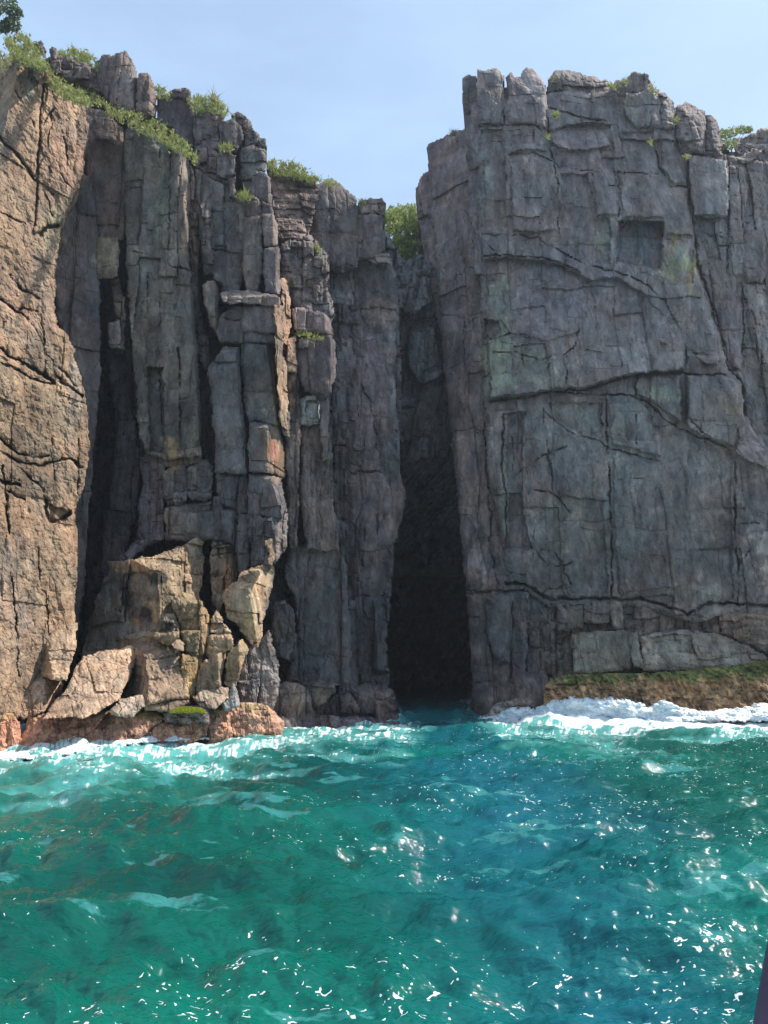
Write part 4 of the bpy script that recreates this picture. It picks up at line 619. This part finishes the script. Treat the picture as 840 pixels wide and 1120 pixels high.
grass('trailing grass spilling down the tan wall',[(36,62),(50,70),(60,80),(70,88),(90,98),(100,112),(88,112),(72,106),(60,98),(52,86),(40,74)],30.8,1700,.28)
grass('grass ridge between the tree and the twin-peaked block',[(62,56),(80,52),(100,60),(110,66),(106,76),(88,68),(70,66)],37.5,1500,.38)
grass('long slanting strip of green plants across the left cliff',[(84,88),(97,92),(110,106),(125,116),(150,121),(165,126),(186,138),(206,156),(219,172),(212,176),(198,168),(184,158),(165,148),(145,138),(125,128),(105,112),(90,100)],33.7,2300,.28)
grass('small patch of grass in the dip right of the brown leaning block',[(165,92),(176,93),(187,102),(184,106),(170,104)],37.0,500,.35)
grass('grassy hummock over the pale fluted block',[(206,108),(215,103),(225,105),(240,108),(253,122),(246,126),(232,121),(212,120)],36.0,1300,.36)
grass('tall dry tuft sticking up from the grassy hummock',[(227,108),(230,106),(237,106),(239,110)],36.4,110,.48,mat=DRY,kind=None,name='grass_tuft',cat='grass tuft')
grass('little plant on the chunky block of the left crest',[(235,158),(245,155),(257,158),(256,164),(238,165)],34.9,300,.22,kind=None,name='plant',cat='plant')
grass('bright green plants on the broad flat-topped column',[(256,213),(264,208),(272,212),(281,216),(262,218)],34.1,320,.24,kind=None,name='plant',cat='plant')
grass('green ridge of grass on the sloping middle skyline',[(291,174),(308,174),(325,178),(340,187),(352,195),(345,199),(320,191),(294,188)],38.6,2000,.34)
grass('sparse grass at the peak of the rounded dark buttress',[(352,193),(364,194),(372,200),(360,202)],38.9,160,.2)
grass('sprig of grass on the flat capstone by the chasm',[(390,218),(398,216),(402,221),(392,223)],39.4,110,.25,kind=None,name='plant',cat='plant',mat=DRY)
grass('thin line of moss and grass on the ledge above the hexagonal block',[(319,360),(328,358),(340,361),(354,366),(353,369),(330,366)],35.8,450,.14)
grass('few green weeds in the stepped stack of blocks',[(342,266),(348,266),(353,274),(346,274)],36.3,120,.18,kind=None,name='plant',cat='plant')
grass('bright little shrub rooted in the face under the cap rock',[(603,120),(609,118),(614,123),(610,128),(604,127)],39.5,170,.22,kind=None,name='plant',cat='plant')
grass('small weed in the crack below the bright little shrub',[(596,145),(600,144),(602,150),(597,151)],39.4,80,.2,kind=None,name='plant',cat='plant')
grass('green sprig on the ledge left of the skyline notch',[(707,151),(712,150),(717,158),(711,158)],39.3,100,.2,kind=None,name='plant',cat='plant')
grass('yellow-green weed at the base of the dome-topped rock',[(747,168),(753,165),(756,167),(750,174)],39.5,90,.2,kind=None,name='plant',cat='plant')
grass('wispy grass in the skyline notch',[(735,127),(742,126),(744,131),(738,131)],40.2,110,.25,kind=None,name='plant',cat='plant')
grass('grass behind the twin-jointed knob on the right skyline',[(664,92),(678,86),(684,82),(690,84),(684,92),(672,96)],41.0,340,.3)
grass('pale grass right of the twin-jointed knob',[(708,88),(714,92),(719,100),(710,98)],41.0,200,.3,mat=DRY)
grass('faint grass fringe on top of the wide cap rock',[(600,86),(606,78),(610,80),(603,90)],41.0,90,.2,mat=DRY,kind=None,name='plant',cat='plant')
grass('tuft left of the cracked square block on the chasm edge',[(488,147),(494,141),(501,141),(499,147)],42.5,140,.3,mat=DRY,kind=None,name='plant',cat='plant')
def shrub(label, cat, lobes, n, size, mat, name='shrub', stem=None):
    root = bpy.data.objects.new(name, None); C.objects.link(root); b = at(*stem[0]); root.location = b
    root['label'] = label; root['category'] = cat; root['group'] = 'bushes and trees on the cliff tops'
    cs = []
    for (px, py, D, r) in lobes:
        c = at(px, py, D); d = rng.normal(size=(n, 3)); d /= np.linalg.norm(d, axis=1)[:, None]
        rad = r * (.55 + .45 * rng.random((n, 1)) ** .5) * (1 + .55 * gn(d[:, 0] * 2.2 + px, d[:, 2] * 2.2 + d[:, 1], 11)[:, None])
        k = gn(d[:, 0] * 4 + px, d[:, 2] * 4 + d[:, 1] * 2, 12) > -.12
        cs.append((c + d * rad * [1.1, 1, .85])[k])
    cs = np.concatenate(cs); V, Q = leaves(cs, size)
    link('crown', build_mesh('crown', V - b, Q, mat), parent=root)
    # stem and limbs as tapered tubes
    VV, QQ = [], []
    def tube(a, c, r0, r1):
        a, c = np.array(a, float), np.array(c, float); d = c - a; d /= np.linalg.norm(d); s = np.cross(d, [.3, .9, .2]); s /= np.linalg.norm(s); t = np.cross(d, s); m = 7; seg = 5; o = len(VV)
        bend = rng.normal(size=3) * np.linalg.norm(c - a) * .06
        for i in range(seg + 1):
            f = i / seg; p = a + (c - a) * f + bend * math.sin(math.pi * f); r = r0 + (r1 - r0) * f
            for j in range(m): VV.append(p + r * (math.cos(6.283 * j / m) * s + math.sin(6.283 * j / m) * t))
        for i in range(seg):
            for j in range(m): QQ.append([o + i * m + j, o + i * m + (j + 1) % m, o + (i + 1) * m + (j + 1) % m, o + (i + 1) * m + j])
    top = at(*stem[1]); r0 = stem[2]; tube(b - b - [0, 0, .6], top - b, r0, r0 * .6)
    for (px, py, D, r) in lobes: tube((top - b) * .8, at(px, py, D) - b, r0 * .45, r0 * .12)
    link('trunk', build_mesh('trunk', np.array(VV), QQ, BARK), parent=root)
m_, t_, b_ = nmat('bark'); g_ = t_.nodes.new('ShaderNodeNewGeometry').outputs['Position']
t_.links.new(ramp(t_, noise(t_, g_, 9, 5, .6, (1, 1, .3)), [(.3, (.06, .045, .035)), (.7, (.17, .13, .10))]), b_.inputs['Base Color']); b_.inputs['Roughness'].default_value = .9; BARK = m_
shrub('dark-leaved tree overhanging the sky at the upper left corner','tree',[(-22,4,31,.75),(-2,2,31,.5),(8,6,30.6,.5),(16,14,31,.33),(14,27,31,.34),(4,30,31,.30),(-16,22,31,.5),(-40,14,31,.9),(-10,-14,31,.7)],420,.085,TREEL,'tree',((-26,62,31),(-18,30,31),.13))
shrub('bright green bush filling the notch at the top of the chasm','bush',[(423,243,53,1.0),(432,239,54,1.0),(444,237,55,1.1),(455,237,56,1.2),(466,244,57,1.4),(434,256,52,1.0),(446,258,53,1.1),(458,264,54,1.0),(438,268,51,.7),(450,274,51,.8),(442,280,50.5,.6)],1900,.11,SHRUB,'bush',((445,282,53),(445,265,53),.12))
shrub('grey-green bush between the shoulder rock and the right edge mass','bush',[(794,148,42.6,.38),(802,144,43,.36),(810,142,43.5,.30),(818,142,44,.25),(792,158,42.2,.36),(800,158,42,.34),(790,146,43,.3)],420,.07,SHRUB,'bush',((800,168,42.5),(800,158,42.5),.06))
# moss cushion on the flat-topped tidal rock
def cushion():
    n = 5200; a = rng.uniform(0, 6.283, n); r = np.sqrt(rng.random(n)); c = at(205, 778, 26.95); c[2] += -.05
    x = np.cos(a) * r; y = np.sin(a) * r; z = .17 * np.sqrt(1 - r * r) * (1 + .5 * gn(x * 4, y * 4, 2))
    P = np.stack([c[0] + x * .62, c[1] + y * .5, c[2] + z], 1); V, Q = leaves(P, .035)
    m = leaf_material('moss', (.22, .26, .015), (.46, .47, .04))
    link('moss', build_mesh('moss', V, Q, m), 'bright yellow-green moss cushion on the flat-topped tidal rock', 'moss', None, 'stuff', None, tuple(map(float, c)))
cushion()

# ------------------------------------------------------------------ sea
def shore(px):   # distance of the waterline seen under each column
    return np.interp(px, [-400,-60,0,60,140,230,300,380,440,470,515,540,600,840,1200], [22,24.3,25.3,26,27,28.4,33,36.5,39,50,50,40,37.8,36.4,33])
def waves(x, y):
    sabs = lambda q: np.sqrt(q * q + .006); r = np.random.default_rng(21); h = 0 * x; dist = np.hypot(x, y)
    qx = x + .5 * gn(x * .22, y * .22, 3); qy = y + .5 * gn(x * .22, y * .22, 4)
    for k in range(64):
        lam = 9.0 * .945 ** k + .22; a = .027 * lam ** .62 * (.5 + r.random()); th = math.radians(-115 + r.normal() * 42); p = r.random() * 6.283
        ph = 6.283 / lam * (qx * math.cos(th) + qy * math.sin(th)) + p
        s = np.sin(ph); h = h + a * .36 * (s + .35 * np.cos(2 * ph + 1)) * np.clip(1.6 - dist / (lam * 90), 0, 1)
    h = h + .085 * fbm(x * .55, y * .8, 31, 3) 
    rg = fbm(x * 1.25 + .6 * gn(x * .8, y * .8, 8), y * 2.1, 33, 5, .6); h = h + .040 * (1 - 2.4 * sabs(rg))
    return h
def sea_mesh():
    rows = np.concatenate([np.geomspace(1.2, 5.5, 30)[:-1], 3.0 / np.tan(np.radians(np.linspace(28.6, 2.9, 400))), np.geomspace(60, 4000, 26)])
    pxs = np.concatenate([np.linspace(-2200, -120, 110)[:-1], np.linspace(-120, 960, 640), np.linspace(960, 3000, 110)[1:]])
    PX, R = np.meshgrid(pxs, rows); X = (PX - 420) / F * R; Y = R
    h = waves(X, Y) * np.clip((70 - Y) / 20, .0, 1)
    S = shore(PX); ds = S - Y
    wash = .09 * np.exp(-(ds / 1.8) ** 2) * (1 + fbm(X * .8, Y * .8, 51, 3)); h = h + wash
    # swell heaping up against the right ledge
    m = np.clip((PX - 500) / 70, 0, 1) * np.clip((1200 - PX) / 200, 0, 1)
    h = h + m * .30 * np.exp(-((ds - 1.3) / 2.0) ** 2) * (1 + .5 * fbm(X * .5, Y * .5, 52, 2))
    n1 = fbm(X * .35, Y * .9, 61, 5, .62); n2 = fbm(X * 1.4, Y * 3.2, 62, 5, .65); n3 = fbm(X * .16, Y * .3, 63, 3)
    wid = np.interp(PX, [-400, 0, 150, 300, 430, 520, 620, 840], [6, 6.5, 6.5, 9, 12, 11, 9, 8])
    band = np.clip(1.25 - ds / wid + n1 * .9 + n3 * .6, 0, 1.4) * (ds > -3)
    cave = np.clip(1 - np.exp(-((PX - 465) / 46) ** 2) * np.clip((Y - 36) / 4, 0, 1) * 1.3, 0, 1)
    st = np.clip(1 - np.abs(n2 + .15 * n1) * 5.5, 0, 1)      # thin foam streaks
    foam = np.clip(band - .12, 0, 1) * st * 1.7 + np.clip((.75 + n1 * .9 - ds / 1.6), 0, 1) * .9
    foam = foam + m * np.clip(1.35 - np.abs(ds - 2.2) / 2.0 + n2 * 1.0, 0, 1) * 1.1
    foam = foam + np.clip(band, 0, 1) * np.clip(n2 * 2.2 - .02, 0, 1) * .7
    foam = np.clip(foam * cave, 0, 1)
    aer = np.clip(band * 1.0, 0, 1) * cave; far = np.clip((12 - ds) / 12, 0, 1) * .25
    depth = np.clip(fbm(X * .12, Y * .12, 71, 3) + .5, 0, 1)
    V = np.stack([X, Y, h], -1).reshape(-1, 3); nr, nc = X.shape
    i = (np.arange(nr - 1)[:, None] * nc + np.arange(nc - 1)[None]).ravel(); Q = np.stack([i, i + 1, i + nc + 1, i + nc], 1)
    dens = .50 + 1.1 * fbm(X * .22, Y * .45, 81, 4) + .30 * np.clip((PX - 380) / 350, -.6, 1.2) * np.clip(1.3 - np.abs(Y - 15) / 14, 0, 1)
    col = np.stack([foam, np.clip(aer + far, 0, 1), depth, np.clip(dens, 0, 1)], -1).reshape(-1, 4)
    m, t, b = nmat('sea_water')
    g = t.nodes.new('ShaderNodeNewGeometry').outputs['Position']
    a = t.nodes.new('ShaderNodeAttribute'); a.attribute_name = 'pigment'; sp = t.nodes.new('ShaderNodeSeparateColor'); t.links.new(a.outputs['Color'], sp.inputs[0])
    def math_(op, x, y):
        n = t.nodes.new('ShaderNodeMath'); n.operation = op
        for k, v in enumerate((x, y)):
            if isinstance(v, (int, float)): n.inputs[k].default_value = v
            else: t.links.new(v, n.inputs[k])
        return n.outputs[0]
    deep = mix(t, sp.outputs[2], (.0008, .048, .039), (.002, .130, .094))
    ab = t.nodes.new('ShaderNodeAttribute'); ab.attribute_name = 'flare_tint'; deep = mix(t, ab.outputs['Fac'], deep, (.006, .095, .135))
    pt = noise(t, g, 1.0, 7, .62, (.42, .95, 1), (0, 0, .35)); pm = ramp(t, pt, [(.60, 0.0), (.625, 1.0)])  # pale patches: sky reflections painted into the water colour
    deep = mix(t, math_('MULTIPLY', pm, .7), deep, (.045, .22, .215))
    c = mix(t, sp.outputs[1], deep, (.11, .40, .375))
    # scattered white flecks: foam, plus sun sparkle painted into the colour
    fl = noise(t, g, 1.0, 7, .68, (1.7, 6.5, 3.5)); fl2 = noise(t, g, 1.0, 3, .5, (.35, .55, 1))
    vo = t.nodes.new('ShaderNodeTexVoronoi'); vo.inputs['Scale'].default_value = 4.2; vo.inputs['Randomness'].default_value = 1
    vm = t.nodes.new('ShaderNodeMapping'); vm.inputs['Scale'].default_value = (.8, 1.7, 1)
    wv = t.nodes.new('ShaderNodeVectorMath'); wv.operation = 'MULTIPLY_ADD'; wv.inputs[1].default_value = (.35, .35, 0)
    cn = t.nodes.new('ShaderNodeTexNoise'); cn.inputs['Scale'].default_value = 9; cn.inputs['Detail'].default_value = 1; t.links.new(g, cn.inputs['Vector']); t.links.new(cn.outputs['Color'], wv.inputs[0]); t.links.new(g, wv.inputs[2])
    t.links.new(wv.outputs[0], vm.inputs[0]); t.links.new(vm.outputs[0], vo.inputs['Vector'])
    vr = t.nodes.new('ShaderNodeSeparateColor'); t.links.new(vo.outputs['Color'], vr.inputs[0])
    size = math_('MULTIPLY', ramp(t, vr.outputs[0], [(.45, 0.0), (1, 1.0)]), math_('MULTIPLY', ramp(t, a.outputs['Alpha'], [(.40, .0), (.95, 1.0)]), .15))
    fleck = math_('LESS_THAN', vo.outputs['Distance'], size)
    v2 = t.nodes.new('ShaderNodeTexVoronoi'); v2.inputs['Scale'].default_value = 10; t.links.new(vm.outputs[0], v2.inputs['Vector'])
    r2 = t.nodes.new('ShaderNodeSeparateColor'); t.links.new(v2.outputs['Color'], r2.inputs[0])
    s2 = math_('MULTIPLY', ramp(t, r2.outputs[0], [(.55, 0.0), (1, 1.0)]), math_('MULTIPLY', ramp(t, a.outputs['Alpha'], [(.08, .0), (.95, 1.0)]), .34))
    fleck = math_('MAXIMUM', fleck, math_('LESS_THAN', v2.outputs['Distance'], s2))
    fm = math_('ADD', sp.outputs[0], math_('MULTIPLY', math_('SUBTRACT', fl, .5), 1.1))
    fm = ramp(t, fm, [(.30, 0.0), (.72, 1.0)])
    fo = math_('MAXIMUM', math_('MULTIPLY', fm, ramp(t, sp.outputs[0], [(.02, 0.0), (.12, 1.0)])), fleck)
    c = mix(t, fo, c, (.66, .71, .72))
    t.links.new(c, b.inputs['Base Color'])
    t.links.new(ramp(t, fo, [(0, .045), (1, .7)]), b.inputs['Roughness']); b.inputs['IOR'].default_value = 1.333
    n = bump(t, noise(t, g, 1.0, 4, .6, (2.4, 5.4, 1)), .75, .10)
    n = bump(t, noise(t, g, 1.0, 3, .55, (9, 15, 1)), .22, .02, n)
    t.links.new(n, b.inputs['Normal'])
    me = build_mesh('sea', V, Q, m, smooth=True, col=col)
    bl = np.exp(-((PX - np.interp(Y, [7, 12, 20, 40], [640, 600, 520, 450])) / np.interp(Y, [7, 12, 20, 40], [170, 150, 130, 90])) ** 2) * (.8 + .8 * fbm(X * .2, Y * .3, 97, 3))  # blue lens flare painted into the water as a band of colour
    at_ = me.attributes.new('flare_tint', 'FLOAT', 'POINT'); at_.data.foreach_set('value', np.clip(bl, 0, .9).astype(np.float32).ravel())
    link('sea', me, kind='structure')
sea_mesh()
def foam_material():
    m, t, b = nmat('foam'); g = t.nodes.new('ShaderNodeNewGeometry').outputs['Position']
    b.inputs['Base Color'].default_value = (.86, .90, .92, 1); b.inputs['Roughness'].default_value = .8
    b.inputs['Subsurface Weight'].default_value = 0
    c = ramp(t, noise(t, g, 2.2, 7, .65), [(.35, (.58, .70, .76)), (.55, (.76, .79, .80))]); t.links.new(c, b.inputs['Base Color'])
    t.links.new(bump(t, noise(t, g, 9, 7, .7), .6, .05), b.inputs['Normal']); return m
FOAM = foam_material()
def surf(label, poly, planes, amp=.35, warp=2.2, s=1, name='breaking_wave'):
    P = np.array(poly, float); st = 1.0; x0, y0 = P.min(0) - 8; x1, y1 = P.max(0) + 8
    nx = int((x1 - x0) / st) + 2; ny = int((y1 - y0) / st) + 2; gx, gy = np.meshgrid(x0 + np.arange(nx) * st, y0 + np.arange(ny) * st)
    wx = gx + warp * 2 * fbm(gx / 12, gy / 9, s, 5, .7); wy = gy + warp * 2 * fbm(gx / 10, gy / 8, s + 30, 5, .7)
    ins = inpoly(wx, wy, poly)
    base = np.max([d + ga * (gx - ax) / 100 + gb * (ay - gy) / 100 for (ax, ay, d, ga, gb) in planes], 0)
    d = dline(wx, wy, poly, True) * .045; e = np.clip(1 - d / .3, 0, 1)
    base = base + .5 * (1 - np.sqrt(1 - e * e)) + amp * fbm(gx / 22, gy / 11, s + 60, 5, .6) + .05 * np.abs(fbm(gx / 6, gy / 4, s + 70, 4, .7))
    V = at(gx, gy, base).reshape(-1, 3); k = ins[:-1, :-1] & ins[1:, :-1] & ins[:-1, 1:] & ins[1:, 1:]
    jj, ii = np.nonzero(k); i = jj * nx + ii; Q = np.stack([i, i + nx, i + nx + 1, i + 1], 1)
    E_ = np.concatenate([Q[:, [0, 1]], Q[:, [1, 2]], Q[:, [2, 3]], Q[:, [3, 0]]]); key = E_.min(1).astype(np.int64) * (nx * ny) + E_.max(1)
    _, fi, ct = np.unique(key, return_index=True, return_counts=True); B = E_[fi[ct == 1]]
    bv = np.unique(B); mp_ = np.full(nx * ny, -1); mp_[bv] = len(V) + np.arange(len(bv)); W2 = V[bv] + np.array(ray(P[:, 0].mean(), P[:, 1].mean())) * [1, 1, .2] * 1.2
    V = np.concatenate([V, W2]); Q = np.concatenate([Q, np.stack([B[:, 1], B[:, 0], mp_[B[:, 0]], mp_[B[:, 1]]], 1)])
    used = np.unique(Q); rm = np.full(len(V), -1); rm[used] = np.arange(len(used)); V = V[used]; Q = rm[Q]
    # loose droplets thrown above the crest
    n = 1100; tp = V[rng.integers(0, len(V), n)]; tp = tp[tp[:, 2] > np.quantile(V[:, 2], .6)]; c = tp + rng.normal(size=tp.shape) * [.3, .3, .2] + [0, -.1, .12]
    lv, lq = leaves(c, .017); Q = np.concatenate([Q, lq + len(V)]); V = np.concatenate([V, lv])
    link(name, build_mesh(name, V, Q, FOAM, smooth=False), label, 'breaking wave', 'white water along the right ledge', 'stuff', None, tuple(map(float, V.mean(0))))
surf('blue-shaded crest of spray bursting against the right ledge',[(498,794),(520,788),(545,781),(560,774),(585,776),(600,768),(625,763),(645,765),(665,763),(690,766),(712,773),(728,765),(742,774),(765,778),(790,784),(800,800),(500,806)],[(640,785,35.6,-.8,-.4)],.4,1.6,5)
surf('bright white surge of foam in front of the shaded spray',[(505,798),(540,792),(570,792),(600,797),(625,786),(650,783),(690,783),(730,780),(770,779),(800,776),(840,770),(900,766),(980,770),(980,784),(860,790),(760,790),(700,798),(640,800),(600,806),(540,803)],[(700,792,34.6,-1.2,7.5)],.5,1.4,9)
surf('thin lip of foam washing the left tidal rocks',[(-60,828),(0,826),(40,822),(90,812),(140,806),(165,801),(180,797),(200,803),(235,808),(215,811),(170,812),(120,818),(60,828),(0,834),(-60,838)],[(100,815,25.2,1.2,9)],.3,1.2,13)

# ------------------------------------------------------------------ thin haze volume, added to lift the darks like lens veil
def haze():
    x, y0, y1, z0, z1 = 95, -30, 150, -4.5, 60
    V = [(sx, sy, sz) for sx in (-x, x) for sy in (y0, y1) for sz in (z0, z1)]
    Q = [(0, 1, 3, 2), (4, 6, 7, 5), (0, 4, 5, 1), (2, 3, 7, 6), (0, 2, 6, 4), (1, 5, 7, 3)]
    m = bpy.data.materials.new('veil_haze'); m.use_nodes = True; t = m.node_tree; t.nodes.clear()
    o = t.nodes.new('ShaderNodeOutputMaterial'); v = t.nodes.new('ShaderNodeVolumePrincipled')
    v.inputs['Color'].default_value = (.80, .88, 1, 1); v.inputs['Density'].default_value = HAZE; v.inputs['Anisotropy'].default_value = .3
    t.links.new(v.outputs[0], o.inputs['Volume'])
    link('haze', build_mesh('haze', np.array(V, float), Q, m), kind='stuff')
HAZE = .0005
haze()
# ------------------------------------------------------------------ the boat the photo was taken from
def boat():
    root = bpy.data.objects.new('tour_boat', None); C.objects.link(root); root.location = (.9, .6, 1.5)
    root['label'] = 'mauve painted post of the tour boat at the lower right corner'; root['category'] = 'boat'
    m, t, b = nmat('mauve_paint'); g = t.nodes.new('ShaderNodeNewGeometry').outputs['Position']
    t.links.new(ramp(t, noise(t, g, 14, 5, .6), [(.3, (.085, .04, .085)), (.7, (.13, .07, .125))]), b.inputs['Base Color']); b.inputs['Roughness'].default_value = .5
    def bar(name, a, c, wx_, wy_, seg=12):
        a = np.array(a, float); c = np.array(c, float); d = (c - a) / np.linalg.norm(c - a); s = np.cross(d, [0, 1, 0]); s /= np.linalg.norm(s); u = np.cross(s, d)
        V = []; Q = []; m_ = 16
        for i in range(seg + 1):
            p = a + (c - a) * i / seg
            for j in range(m_):
                an = 6.283 * j / m_; cx_, sx_ = math.cos(an), math.sin(an); k = (abs(cx_) ** 4 + abs(sx_) ** 4) ** -.25
                V.append(p + s * wx_ * cx_ * k + u * wy_ * sx_ * k)
        for i in range(seg):
            for j in range(m_): Q.append([i * m_ + j, i * m_ + (j + 1) % m_, (i + 1) * m_ + (j + 1) % m_, (i + 1) * m_ + j])
        link(name, build_mesh(name, np.array(V) - np.array(root.location), Q, m, smooth=True), parent=root)
    # left silhouette of the post passes the pixels (822,1120) and (840,1015)
    d = .95; p0 = at(822, 1120, d); p1 = at(841, 1012, d); v = (p1 - p0); off = np.array([.0715, 0, .009])
    a = p0 - v * 1.6 + off; c = p0 + v * 7 + off
    bar('post', a, c, .05, .05)
    zz = a[2] + .02; bar('gunwale', (a[0] + .06, -2.5, zz), (a[0] + .06, 2.2, zz), .09, .045)
    bar('hull_side', (a[0] + .2, -2.5, zz - .65), (a[0] + .2, 2.0, zz - .65), .10, .62)
boat()
